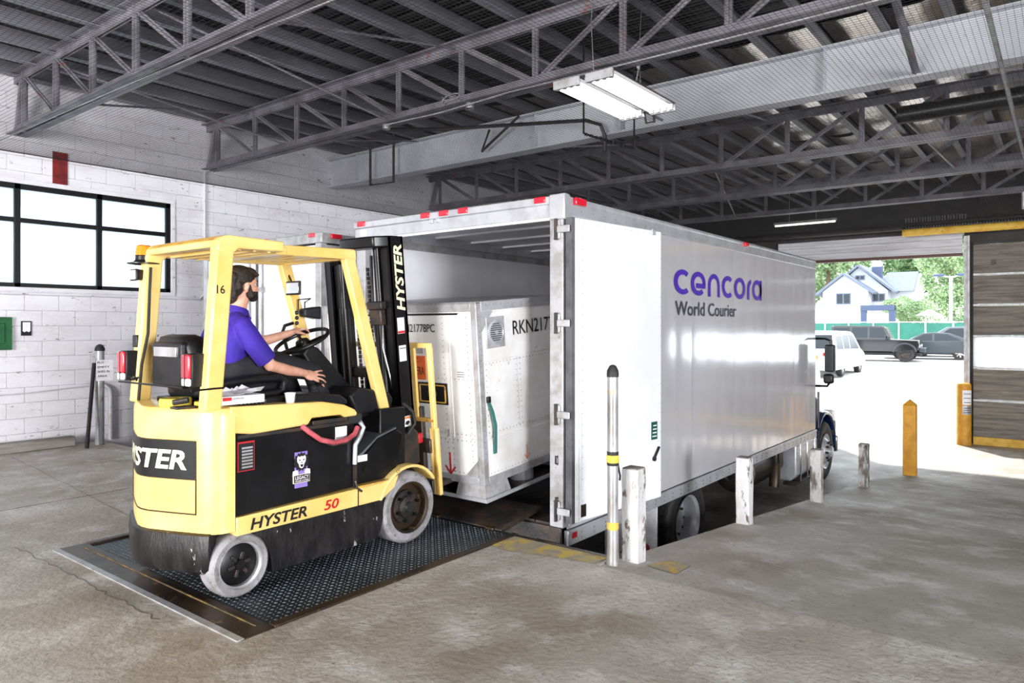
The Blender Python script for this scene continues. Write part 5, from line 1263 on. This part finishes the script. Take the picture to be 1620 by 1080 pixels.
# right (near) arm
body.limb([(2.51, 4.12, 1.595), (2.56, 4.075, 1.48), (2.655, 4.045, 1.345), (2.80, 4.06, 1.305), (2.945, 4.085, 1.278)], [.044, .043, .04, .036, .026], 14)
sd = Vector((-.18, -.5, -.85)).normalized(); fw = Vector((.95, -.05, -.16)).normalized(); sd = (sd - fw * sd.dot(fw)).normalized(); nup = sd.cross(fw)
if nup.y > 0: nup = -nup
HR = Matrix((fw, sd, nup)).transposed()
body.ell((2.985, 4.085, 1.262), (.05, .042, .017), 14, 10, HR)
fingers(body, Vector((3.02, 4.083, 1.254)) , fw, sd, nup, L=.112, curl=.3, spread=.75, r=.0085)
body.limb([(2.975, 4.105, 1.285), (3.01, 4.125, 1.293), (3.045, 4.13, 1.285)], [.013, .0105, .009], 8)
# left (far) arm
body.limb([(2.54, 4.48, 1.6), (2.62, 4.53, 1.53), (2.8, 4.56, 1.475), (2.96, 4.53, 1.5), (3.11, 4.495, 1.545)], [.044, .043, .042, .036, .026], 14)
body.ell((3.15, 4.488, 1.562), (.046, .038, .019), 14, 10, Matrix.Rotation(R(-16), 3, 'Y'))
fingers(body, (3.185, 4.483, 1.572), (.9, -.05, .05), (0, -1, .1), (-.1, 0, 1), L=.085, curl=.75, spread=.2)
body.limb([(3.14, 4.455, 1.552), (3.17, 4.435, 1.545), (3.2, 4.432, 1.535)], [.013, .011, .009], 8)
# hips and legs
for s_ in (-1, 1):
    body.limb([(2.5, yc + s_ * .09, 1.325), (2.8, yc + s_ * .12, 1.335), (3.06, yc + KY[s_], 1.275), (3.15, yc + KY[s_], 1.08), (3.24, yc + KY[s_], .86)], [.085, .072, .055, .048, .038], 14)
    body.limb([(3.25, yc + KY[s_], .84), (3.38, yc + KY[s_], .83)], [.036, .03], 10)
body.build('body', 'skin', PE, remesh=.0055, smoothit=3)
shirt = MB()
shirt.limb([(2.475, yc - .05, 1.35), (2.475, yc - .06, 1.42), (2.495, yc - .075, 1.52), (2.52, yc - .06, 1.6)], [.112, .115, .115, .08], 18)
shirt.limb([(2.475, yc + .05, 1.35), (2.475, yc + .06, 1.42), (2.495, yc + .075, 1.52), (2.52, yc + .06, 1.6)], [.112, .115, .115, .08], 18)
shirt.limb([(2.515, 4.15, 1.6), (2.56, yc, 1.645), (2.54, 4.46, 1.6)], [.06, .068, .06], 14)
shirt.ell((2.56, yc, 1.35), (.09, .11, .06), 14, 10)
shirt.tube([(2.507, 4.13, 1.605), (2.515, 4.105, 1.57), (2.56, 4.075, 1.48), (2.615, 4.055, 1.4), (2.635, 4.05, 1.375)], [.05, .065, .067, .066, .066], 16).ell((2.51, 4.125, 1.595), .062, 14, 10)
shirt.tube([(2.54, 4.47, 1.605), (2.575, 4.505, 1.575), (2.66, 4.54, 1.52), (2.74, 4.553, 1.495)], [.05, .064, .066, .064], 16).ell((2.54, 4.475, 1.597), .06, 14, 10)
sh = shirt.build('polo_shirt', 'shirt', PE, remesh=.007, smoothit=5)
col = MB()
rg = []
for r_, dz, dx in ((.07, -.018, 0), (.066, .01, .0), (.06, .03, .003), (.064, .026, .003), (.071, .005, 0), (.076, -.015, 0)):
    rg.append([(2.578 + dx + r_ * math.cos(t), yc + r_ * .98 * math.sin(t), 1.688 + dz - .018 * math.cos(t)) for t in [2 * math.pi * i / 24 for i in range(24)]])
col.loft(rg, cap=False).build('collar', 'shirt', sh, smooth=70)
MB().prism([(2.63, 1.665), (2.66, 1.655), (2.652, 1.628), (2.635, 1.632)], 'y', yc - .035, yc + .035).build('placket', 'shirt', sh, bevel=.006)
tr_ = MB()
tr_.limb([(2.47, yc - .07, 1.32), (2.47, yc + .07, 1.32)], [.108, .108], 16)
for s_ in (-1, 1):
    tr_.limb([(2.5, yc + s_ * .09, 1.325), (2.8, yc + s_ * .12, 1.34), (3.06, yc + KY[s_], 1.28), (3.15, yc + KY[s_], 1.08), (3.23, yc + KY[s_], .89)], [.1, .086, .07, .066, .06], 16)
tr_.build('trousers', 'trousers', PE, remesh=.01, smoothit=4)
for s_ in (-1, 1):
    MB().limb([(3.24, yc + KY[s_], .9), (3.25, yc + KY[s_], .86), (3.39, yc + KY[s_], .85)], [.055, .05, .042], 12).build('boot', 'boot', PE, remesh=.008, smoothit=2)
hair = MB()
hair.ell((2.585, yc, 1.912), (.108, .088, .088), 20, 14)
hair.ell((2.55, yc, 1.86), (.075, .083, .085), 18, 12)
hair.ell((2.53, yc, 1.79), (.05, .068, .055), 16, 10)
hair.ell((2.645, yc, 1.962), (.055, .062, .026), 16, 10, Matrix.Rotation(R(10), 3, 'Y'))
hair.ell((2.69, yc - .02, 1.94), (.022, .035, .014), 12, 8, Matrix.Rotation(R(25), 3, 'Y'))
for k in range(26):
    a = random.uniform(0, 2 * math.pi); zz = random.uniform(1.76, 1.96)
    if math.cos(a) > .1: continue
    hair.ell((2.565 + .085 * math.cos(a), yc + .08 * math.sin(a), zz), (.022, .02, .03), 8, 6)
hair.xf(HM).build('hair', 'hair', PE, remesh=.006, smoothit=2)
bd_ = MB()
bd_.ell((2.648, yc, 1.807), (.058, .064, .04), 18, 12).ell((2.676, yc, 1.788), (.036, .04, .03), 14, 10)
bd_.ell((2.703, yc, 1.824), (.009, .024, .006), 10, 6)
for s_ in (-1, 1): bd_.limb([(2.633, yc + s_ * .06, 1.87), (2.64, yc + s_ * .061, 1.83), (2.655, yc + s_ * .055, 1.8)], [.01, .014, .016], 10)
bd_.xf(HM).build('beard', 'hair', PE, remesh=.005, smoothit=2)
for s_ in (-1, 1):
    MB().ell((2.679, yc + s_ * .031, 1.871), (.011, .012, .007), 10, 8).xf(HM).build('eye', 'paper', PE)
    MB().ell((2.6865, yc + s_ * .032, 1.871), (.005, .006, .006), 8, 6).xf(HM).build('iris', 'blackink', PE)
    MB().limb([(2.699, yc + s_ * .018, 1.893), (2.69, yc + s_ * .045, 1.895)], [.005, .004], 8).xf(HM).build('eyebrow', 'hair', PE)
# ================================================================ POSTS AT THE DOCK EDGE
def wpost(x, y, h, mat, label, wd=.115, lean=0):
    z = rampz(x) - .01
    t = thing('wooden_post', (x, y, z), label, 'post')
    mb = MB(); rgs = []; n = 7
    for k in range(n + 1):
        zz = z + h * k / n; j1 = random.uniform(-.003, .003); j2 = random.uniform(-.003, .003); dx = lean * (k / n)
        rgs.append([(x - wd / 2 + j1 + dx, y - wd / 2 + j2, zz), (x + wd / 2 + j2 + dx, y - wd / 2 + j1, zz), (x + wd / 2 + j1 + dx, y + wd / 2, zz), (x - wd / 2 + dx, y + wd / 2 + j2, zz)])
    mb.loft(rgs).build('timber', mat, t, bevel=.008)
    B(x - wd / 2 + .004 + lean, x + wd / 2 - .004 + lean, y - wd / 2 + .004, y + wd / 2 - .004, z + h - .004, z + h + .006).build('end_grain', 'timber', t, bevel=.004)
    return t
p1 = wpost(4.42, 2.38, .655, 'peelwhite', 'thick white painted wooden post right beside the tall steel pipe bollard', .125)
wpost(6.62, 2.4, .63, 'peelwhite', 'clean white wooden post along the ramp edge by the truck wheel', .125)
wpost(8.9, 2.36, .63, 'peeldark', 'dark peeling white wooden post before the truck fuel tank', .125)
wpost(11.25, 2.33, .63, 'peeldark', 'weathered peeling wooden post standing next to the yellow post on the ramp', .125)
yp = thing('yellow_post', (14.2, 2.2, ZW), 'solid yellow square post with a pointed top at the foot of the ramp', 'post')
q = .1
MB().box(14.2 - q, 14.2 + q, 2.2 - q, 2.2 + q, ZW - .01, ZW + 1.26).build('post', 'postyellow', yp, bevel=.012)
MB().add([(14.2 - q, 2.2 - q, ZW + 1.26), (14.2 + q, 2.2 - q, ZW + 1.26), (14.2 + q, 2.2 + q, ZW + 1.26), (14.2 - q, 2.2 + q, ZW + 1.26), (14.2, 2.2, ZW + 1.36)], [(0, 1, 4), (1, 2, 4), (2, 3, 4), (3, 0, 4), (3, 2, 1, 0)]).build('pointed_cap', 'postyellow', yp, smooth=0)
# steel pipe bollard with rubber cap and yellow tape
sb_ = thing('pipe_bollard', (4.21, 2.42, 0), 'tall bare steel pipe bollard with a black cap and yellow tape at the dock corner', 'bollard')
px_, py_ = 4.2, 2.42
MB().lathe((px_, py_, 0), (0, 0, 1), [(.045, -.02), (.042, .05), (.04, .06), (.038, .2), (.036, .23), (.0365, 1.27), (.001, 1.27)], 22).build('pipe', 'galv', sb_)
MB().lathe((px_, py_, 1.255), (0, 0, 1), [(.04, 0), (.041, .02), (.038, .045), (.022, .075), (.008, .082), (.001, .082)], 20).build('cap', 'rubber', sb_)
MB().lathe((px_, py_, .7), (0, 0, 1), [(.04, -.02), (.043, -.005), (.041, .01), (.044, .02), (.04, .03)], 16).build('tape', 'webbing', sb_)
MB().lathe((px_, py_, .7), (0, 0, 1), [(.038, .03), (.04, .045), (.038, .055), (.038, .03)], 16).lathe((px_, py_, .7), (0, 0, 1), [(.038, -.04), (.04, -.03), (.04, -.02), (.038, -.04)], 16).build('black_tape', 'rubber', sb_)
MB().tube([(px_ + .04, py_ - .01, .7), (px_ + .05, py_ - .015, .64), (px_ + .065, py_ - .02, .58), (px_ + .06, py_ - .02, .55)], .008, 6).build('tape_tail', 'rubber', sb_)
MB().lathe((px_, py_, .26), (0, 0, 1), [(.038, -.03), (.04, -.02), (.039, .0), (.041, .015), (.038, .02)], 16).build('tape_remnant', 'yellow_old', sb_)
MB().lathe((px_, py_, 1.14), (0, 0, 1), [(.0368, 0), (.0372, .03)], 9).build('tape_scrap', 'yellow_old', sb_)
# bollard by the door jamb with notices
db = thing('door_bollard', (18.75, 1.84, ZW), 'thick yellow bollard with a paper notice guarding the door jamb', 'bollard')
MB().lathe((18.72, 1.84, ZW), (0, 0, 1), [(.15, 0), (.145, .02), (.145, 1.32), (.13, 1.36), (.08, 1.38), (.001, 1.385)], 24).build('sleeve', 'postyellow', db)
for z0, z1, m_ in ((.9, 1.22, 'paper'), (.68, .88, 'alu_dull')):
    mb = MB(); rgs = []
    for k in range(9):
        a = R(175 + 80 * k / 8); rgs.append([(18.72 + .1475 * math.cos(a), 1.84 + .1475 * math.sin(a), ZW + z0), (18.72 + .15 * math.cos(a), 1.84 + .15 * math.sin(a), ZW + z0), (18.72 + .15 * math.cos(a), 1.84 + .15 * math.sin(a), ZW + z1), (18.72 + .1475 * math.cos(a), 1.84 + .1475 * math.sin(a), ZW + z1)])
    nt_ = mb.loft(rgs).build('notice', m_, db)
    for k in range(3):
        mb = MB(); rgs = []
        for q_ in range(9):
            a = R(185 + 60 * q_ / 8); zz = ZW + z0 + .04 + k * (z1 - z0 - .08) / 2.5 + .006 * (q_ % 2)
            rgs.append([(18.72 + .1505 * math.cos(a), 1.84 + .1505 * math.sin(a), zz), (18.72 + .152 * math.cos(a), 1.84 + .152 * math.sin(a), zz), (18.72 + .152 * math.cos(a), 1.84 + .152 * math.sin(a), zz + .014), (18.72 + .1505 * math.cos(a), 1.84 + .1505 * math.sin(a), zz + .014)])
        mb.loft(rgs).build('printed_line', 'greyink', nt_)
# ================================================================ OUTSIDE
def gz(x):
    for i in range(len(prof) - 1):
        if prof[i][0] <= x <= prof[i + 1][0]:
            t = (x - prof[i][0]) / (prof[i + 1][0] - prof[i][0]); return prof[i][1] + (prof[i + 1][1] - prof[i][1]) * t
    return 0
def cl_(mb, name, mat, parent, **k): return mb.build(name, mat, parent, w=False, **k)
def car_wheel(root, x, y, r, sgn, wd=.22, rim='chrome'):
    d = Vector((0, sgn, 0)); c = Vector((x, y, r))
    t = cl_(MB().lathe(c, -d, [(r * .62, .02), (r * .7, 0), (r * .93, .005), (r, .04), (r, wd - .04), (r * .9, wd), (r * .6, wd)], 28), 'wheel', 'rubber', root)
    cl_(MB().lathe(c, -d, [(r * .64, .01), (r * .6, .025), (r * .56, .07), (.001, .07)], 24), 'rim', 'darksteel', t)
    for k in range(7):
        a = 2 * math.pi * k / 7; cl_(MB().beam(c - d * .03 + Vector((math.cos(a) * .04, 0, math.sin(a) * .04)), c - d * .025 + Vector((math.cos(a) * r * .6, 0, math.sin(a) * r * .6)), .045, .02, (0, 1, 0)), 'rim_spoke', rim, t)
    cl_(MB().cyl(c - d * .05, c - d * .01, .05, 12), 'hub_cap', rim, t)
def car(name, label, loc, heading, L, Wd, H, side, roof, bodymat, wheels, r, wins, rim='chrome', belt=None, extras=None):
    # side: lower body outline (x,z), roof: greenhouse outline (x,z) from belt line up; local +x = nose
    t = thing(name, loc, label, 'car', rot=(0, 0, heading))
    hw = Wd / 2
    mb = MB(); rg = []
    for yy, ins in ((-hw, .05), (-hw + .04, .0), (hw - .04, 0), (hw, .05)):
        cx = sum(p[0] for p in side) / len(side); cz = sum(p[1] for p in side) / len(side)
        rg.append([(cx + (x - cx) * (1 - ins * .35), yy, cz + (z - cz) * (1 - ins * .9)) for x, z in side])
    cl_(mb.loft(rg), 'body', bodymat, t, bevel=.02, smooth=40)
    z0 = min(p[1] for p in roof); z1 = max(p[1] for p in roof)
    rg = []
    def tum(z): return .14 * (z - z0) / (z1 - z0)
    n = len(roof); vs = [(x, -hw + .05 + tum(z), z) for x, z in roof] + [(x, hw - .05 - tum(z), z) for x, z in roof]
    mb = MB().add(vs, [tuple(range(n)), tuple(range(n, 2 * n))] + [(i, (i + 1) % n, n + (i + 1) % n, n + i) for i in range(n)])
    cl_(mb, 'cabin', bodymat, t, bevel=.02, smooth=40)
    for poly in wins:
        for s_ in (-1, 1):
            vs = [(x, s_ * (hw - .045 - tum(z)), z) for x, z in poly] + [(x, s_ * (hw - .06 - tum(z)), z) for x, z in poly]; m = len(poly)
            cl_(MB().add(vs, [tuple(range(m)), tuple(range(m, 2 * m))] + [(i, (i + 1) % m, m + (i + 1) % m, m + i) for i in range(m)]), 'side_window', 'carglass', t, smooth=0)
    # windscreen and rear window on the sloping ends of the cabin outline
    for (a, b, nm) in ((roof[0], roof[1], 'rear_window'), (roof[-1], roof[-2], 'windscreen')):
        dx = -.012 if nm == 'rear_window' else .012
        f0, f1 = .12, .88
        pa = (a[0] + (b[0] - a[0]) * f0 + dx, a[1] + (b[1] - a[1]) * f0); pb = (a[0] + (b[0] - a[0]) * f1 + dx, a[1] + (b[1] - a[1]) * f1)
        ya = hw - .13 - tum(pa[1]); yb = hw - .13 - tum(pb[1])
        cl_(MB().add([(pa[0], -ya, pa[1]), (pa[0], ya, pa[1]), (pb[0], yb, pb[1]), (pb[0], -yb, pb[1])], [(0, 1, 2, 3)]), nm, 'carglass', t, smooth=0)
    for x in wheels:
        for s_ in (-1, 1):
            car_wheel(t, x, s_ * hw, r, s_, rim=rim)
            ring = [(x + (r + .07) * math.cos(R(a)), r + (r + .07) * math.sin(R(a))) for a in range(0, 181, 20)]
            cl_(MB().prism(ring, 'y', s_ * (hw - .3), s_ * (hw - .018)), 'wheel_arch', 'black', t, smooth=0)
    xs_ = [p[0] for p in side]
    for s_ in (-1, 1):
        cl_(B(min(xs_) - .012, min(xs_) + .05, s_ * hw * .62 - .14, s_ * hw * .62 + .14, H * .48, H * .55), 'tail_lamp', 'redlens', t, bevel=.01)
        cl_(B(max(xs_) - .05, max(xs_) + .012, s_ * hw * .68 - .14, s_ * hw * .68 + .14, H * .4, H * .48), 'head_lamp', 'whitelens', t, bevel=.01)
    cl_(B(min(xs_) - .03, max(xs_) + .03, -hw * .85, hw * .85, r * .75, r * 1.15), 'bumper_bar', 'black' if bodymat == 'carblack' else bodymat, t, bevel=.03)
    return t
# white minivan, seen from its rear, nose away to the right
van = car('minivan', 'white minivan parked with its tail toward the doorway', (32.05, 8.07, gz(32.05)), R(0), 5.0, 1.95, 1.78,
          [(-2.4, .3), (-2.48, .6), (-2.42, 1.08), (1.75, 1.04), (2.3, .86), (2.45, .66), (2.45, .3)],
          [(-2.42, 1.05), (-2.2, 1.76), (-1.7, 1.84), (.5, 1.8), (.95, 1.7), (1.85, 1.02)], 'carwhite', (-1.45, 1.5), .36,
          [[(-2.15, 1.12), (-2.0, 1.62), (-1.1, 1.66), (-1.1, 1.1)], [(-1.0, 1.1), (-1.0, 1.66), (-.05, 1.65), (-.05, 1.08)], [(.05, 1.08), (.05, 1.68), (.85, 1.62), (1.5, 1.06)]], 'alu')
cl_(B(-2.5, -2.47, -.28, .28, .72, .86), 'number_plate', 'orangeink', van)
jeep = car('off_road_car', 'black boxy off-road car with big black wheels parked across the doorway view', (41.9, 8.1, gz(41.9)), R(-86), 4.6, 1.85, 1.85,
           [(-2.1, .55), (-2.15, 1.15), (.75, 1.15), (2.05, 1.1), (2.1, .9), (2.05, .6), (1.0, .5), (-1.0, .5)],
           [(-2.12, 1.14), (-2.08, 1.8), (-1.9, 1.86), (.35, 1.84), (.5, 1.78), (.8, 1.14)], 'carblack', (-1.35, 1.45), .42,
           [[(-1.98, 1.24), (-1.94, 1.74), (-1.15, 1.76), (-1.15, 1.24)], [(-1.05, 1.22), (-1.05, 1.76), (-.3, 1.76), (-.3, 1.22)], [(-.2, 1.22), (-.2, 1.76), (.42, 1.74), (.66, 1.22)]], 'darksteel')
for s_ in (-1, 1):
    ring = [(1.45 + .56 * math.cos(R(a)), .44 + .54 * math.sin(R(a))) for a in range(10, 176, 15)]; inn = [(1.45 + .48 * math.cos(R(a)), .44 + .46 * math.sin(R(a))) for a in range(175, 9, -15)]
    cl_(MB().prism(ring + inn, 'y', s_ * .9, s_ * 1.08), 'flared_fender', 'cargrey', jeep, bevel=.01)
cl_(B(2.05, 2.35, -.8, .8, .5, .72), 'front_bumper', 'cargrey', jeep, bevel=.03)
cl_(B(.55, .7, -1.1, -.95, 1.15, 1.35), 'door_mirror', 'carblack', jeep, bevel=.03); cl_(B(.55, .7, .95, 1.1, 1.15, 1.35), 'door_mirror', 'carblack', jeep, bevel=.03)
sed = car('sedan', 'dark grey sedan with silver wheels parked beyond the black off-road car', (44.8, 6.0, gz(44.8)), R(96), 4.8, 1.85, 1.45,
          [(-2.35, .35), (-2.4, .8), (-2.3, 1.0), (-1.5, 1.02), (1.0, .95), (2.0, .85), (2.35, .65), (2.35, .3)],
          [(-1.95, .99), (-.9, 1.4), (-.2, 1.45), (.3, 1.4), (1.15, .94)], 'cargrey', (-1.4, 1.4), .34,
          [[(-1.5, 1.03), (-.85, 1.34), (-.25, 1.37), (-.25, 1.0)], [(-.15, 1.0), (-.15, 1.37), (.25, 1.33), (.85, .98)]], 'chrome')
suv = car('estate_car', 'silver estate car parked behind the dark grey sedan', (47.8, 5.3, gz(47.8)), R(98), 4.9, 1.9, 1.7,
          [(-2.35, .4), (-2.42, .9), (-2.35, 1.1), (1.0, 1.05), (2.1, .95), (2.4, .7), (2.4, .35)],
          [(-2.3, 1.08), (-1.8, 1.62), (-.8, 1.72), (.2, 1.68), (1.2, 1.03)], 'carsilver', (-1.4, 1.45), .36,
          [[(-1.95, 1.12), (-1.65, 1.54), (-.9, 1.62), (-.9, 1.1)], [(-.8, 1.1), (-.8, 1.62), (.1, 1.6), (.85, 1.06)]], 'chrome')
# fence
XFn = 55.0
fn = thing('green_fence', (XFn, 10, 0), 'green screened fence with white posts behind the parked cars', 'fence')
for k in range(20):
    y = -2 + 1.6 * k
    B(XFn, XFn + .03, y + .06, y + 1.55, .05, 1.78).build('fence_panel', 'fence', fn)
    MB().cyl((XFn - .02, y, 0), (XFn - .02, y, 1.92), .05, 8).build('fence_post', 'fencewhite', fn)
MB().cyl((XFn - .02, -2, 1.84), (XFn - .02, 30, 1.84), .03, 8).build('top_rail', 'fencewhite', fn)
# house
HX = 96.0
ho = thing('house', (HX, 20, 2.6), 'white two storey house with grey gabled roofs behind the green fence', 'house')
MB().prism([(24.7, 2.5), (19.4, 2.5), (19.4, 5.9), (22.2, 7.9), (24.7, 5.9)], 'x', HX, HX + 9).build('gable_wall', 'housewhite', ho, smooth=0)
def roofslab(y0, z0, y1, z1, x0, x1, th=.25):
    dy, dz = y1 - y0, z1 - z0; l = math.hypot(dy, dz); ny_, nz_ = -dz / l * th, dy / l * th
    if nz_ < 0: ny_, nz_ = -ny_, -nz_
    return MB().prism([(y0, z0), (y1, z1), (y1 + ny_, z1 + nz_), (y0 + ny_, z0 + nz_)], 'x', x0, x1).build('roof_slope', 'shingle', ho, smooth=0)
roofslab(25.4, 5.4, 22.2, 7.95, HX - .6, HX + 9); roofslab(18.8, 5.5, 22.2, 7.95, HX - .6, HX + 9)
MB().prism([(21.5, 2.5), (17.6, 2.5), (17.6, 6.0), (20.9, 9.0), (24, 6.2)], 'x', HX + 2, HX + 11).build('gable_wall', 'housewhite', ho, smooth=0)
roofslab(16.8, 5.6, 20.9, 9.05, HX + 1.4, HX + 11); roofslab(24.6, 5.9, 20.9, 9.05, HX + 1.4, HX + 11)
B(HX + 4, HX + 10, 14.8, 18.5, 2.5, 6.2).build('wing_wall', 'housewhite', ho, smooth=0)
MB().prism([(HX + 3.2, 5.9), (HX + 7, 8.5), (HX + 10.8, 5.9)], 'y', 15.0, 18.6).build('wing_roof', 'shingle', ho, smooth=0)
MB().prism([(HX + 3.9, 6.0), (HX + 7, 8.2), (HX + 10.1, 6.0)], 'y', 14.7, 15.02).build('wing_gable', 'housewhite', ho, smooth=0)
B(HX + 5, HX + 6, 18.9, 20.0, 7.0, 9.2).build('chimney', 'slate', ho)
def win(y0, y1, z0, z1, x=HX):
    f = B(x - .1, x + .02, y0, y1, z0, z1).build('window', 'shingle', ho)
    ym = (y0 + y1) / 2
    for a, b in ((y0 + .12, ym - .08), (ym + .08, y1 - .12)): B(x - .13, x - .09, a, b, z0 + .12, z1 - .12).build('pane', 'carglass', f)
win(21.4, 23.1, 4.28, 5.67); win(20.2, 21.3, 7.4, 7.95, HX + 2); win(17.9, 19.3, 4.6, 5.6, HX + 2)
B(HX - 1.0, HX, 20.8, 24.3, 2.75, 3.05).build('porch_roof', 'slate', ho)
for y in (20.9, 24.0): B(HX - .95, HX - .75, y, y + .2, 2.2, 2.8).build('porch_post', 'housewhite', ho)
win(21.8, 23.2, 2.55, 2.75, HX - .02)
pg_ = thing('garden_gate', (59.5, 11.4, 0), 'dark blue square garden gate frame in front of the house', 'gate')
B(59.4, 59.7, 12.15, 12.55, 0, 3.1).build('post', 'slate', pg_); B(59.4, 59.7, 10.2, 10.6, 0, 3.1).build('post', 'slate', pg_); B(59.35, 59.75, 10.2, 12.55, 2.75, 3.15).build('beam', 'slate', pg_)
B(59.5, 59.6, 10.6, 12.15, .8, 2.55).build('white_panel', 'housewhite', pg_)
lp_ = thing('street_lamp', (60.5, 6.6, .1), 'tall pale lamp post with two heads behind the parked cars', 'lamp post')
MB().cyl((60.5, 6.75, 0), (60.5, 6.75, 5.2), .11, 10).build('pole', 'fencewhite', lp_)
for s_ in (-1, 1):
    MB().tube([(60.5, 6.75, 5.1), (60.5, 6.75 + s_ * .6, 5.25)], .05, 8).build('arm', 'fencewhite', lp_)
    B(60.3, 60.7, 6.75 + s_ * .75 - .35, 6.75 + s_ * .75 + .35, 5.2, 5.38).build('lamp_head', 'slate', lp_, bevel=.05)
# trees
def crown_mesh(seed, blobs, nleaf, size):
    rnd = random.Random(seed); vs = []; fs = []
    for k in range(nleaf):
        b = rnd.choice(blobs); th = rnd.uniform(0, 2 * math.pi); u = rnd.uniform(-1, 1); rr = rnd.uniform(.7, 1.0)
        s = math.sqrt(1 - u * u); p = Vector((b[0] + b[3] * rr * s * math.cos(th), b[1] + b[3] * rr * s * math.sin(th), b[2] + b[3] * .85 * rr * u))
        a = Vector((rnd.uniform(-1, 1), rnd.uniform(-1, 1), rnd.uniform(-1, 1))).normalized() * size * rnd.uniform(.6, 1.2); c = a.cross(Vector((rnd.uniform(-1, 1), rnd.uniform(-1, 1), rnd.uniform(-1, 1)))).normalized() * size * .6
        n = len(vs); vs += [p - a, p + c, p + a, p - c]; fs += [(n, n + 1, n + 2, n + 3)]
    me = bpy.data.meshes.new('foliage'); me.from_pydata([tuple(v) for v in vs], [], fs); return me
def blobs(seed, n, r, h):
    rnd = random.Random(seed); return [(rnd.uniform(-r, r) * .7, rnd.uniform(-r, r) * .7, h * rnd.uniform(.12, .95), r * rnd.uniform(.35, .6)) for _ in range(n)]
CM = [crown_mesh(s, blobs(s, 15, 4, 9), 9000, .2) for s in (1, 2, 3)]
def tree(loc, sc_, mi_, mat, label, name='tree'):
    t = thing(name, loc, label, 'tree', 'trees behind the house' if name == 'tree' else None)
    me = CM[mi_].copy(); me.materials.clear(); me.materials.append(M[mat])
    o = bpy.data.objects.new('foliage', me); COL.objects.link(o); o.parent = t; o.scale = (sc_, sc_, sc_); o['kind'] = 'stuff'
    rnd = random.Random(mi_ + int(loc[1] * 3))
    mb = MB(); mb.tube([(0, 0, -.3), (.1, .1, 2.5 * sc_), (0, .2, 6 * sc_)], [.3 * sc_, .22 * sc_, .08 * sc_], 8)
    for k in range(5):
        a = rnd.uniform(0, 6.28); mb.tube([(0, .1, (2.2 + .6 * k) * sc_), (1.6 * math.cos(a) * sc_, 1.6 * math.sin(a) * sc_, (4 + .8 * k) * sc_)], [.1 * sc_, .03 * sc_], 6)
    mb.build('trunk', 'bark', t, w=False)
for i, (x, y, sc_, mi_, mat) in enumerate([(118, 47, 1.6, 0, 'leaf'), (118, 29.5, 1.6, 1, 'leafpale'), (118, 12, 1.6, 2, 'leaf'), (84, 9.2, .85, 0, 'leafpale'), (118, -6, 1.6, 1, 'leaf'), (138, 41, 1.85, 2, 'leafpale'), (138, 1, 1.85, 1, 'leafpale'), (138, 21, 1.85, 0, 'leaf')]):
    tree((x, y, gz(x)), sc_, mi_, mat, ('small pale green tree growing beside the white house' if x < 90 else 'tall %s tree growing behind the house' % ('mid green' if mat == 'leaf' else 'pale green')))
def shrub(loc, sc_, mi_, mat, label):
    t = thing('shrub', loc, label, 'shrub')
    me = CM[mi_].copy(); me.materials.clear(); me.materials.append(M[mat])
    o = bpy.data.objects.new('foliage', me); COL.objects.link(o); o.parent = t; o.scale = (sc_ * 1.1, sc_ * 1.1, sc_); o.location = (0, 0, -1.2 * sc_); o['kind'] = 'stuff'
    MB().tube([(0, 0, -.2), (.05, 0, 1.5)], [.08, .04], 6).build('stem', 'bark', t, w=False)
shrub((63.5, 10.0, .4), .42, 0, 'leafpale', 'rounded pale green shrub in front of the white house')
shrub((62, 5.0, .1), .34, 1, 'leaf', 'small leafy shrub beside the pale lamp post')
shrub((66, 4.2, .5), .4, 2, 'leafpale', 'pale shrub growing behind the fence beyond the silver estate car')
gu = thing('garden_parasol', (60.3, 8.1, 0), 'small white garden parasol behind the green fence', 'parasol')
MB().lathe((60.3, 8.1, 2.35), (0, 0, 1), [(.9, 0), (.5, .22), (.05, .45), (.001, .46)], 10).build('canopy', 'housewhite', gu)
MB().cyl((60.3, 8.1, 0), (60.3, 8.1, 2.6), .03, 8).build('pole', 'fencewhite', gu)
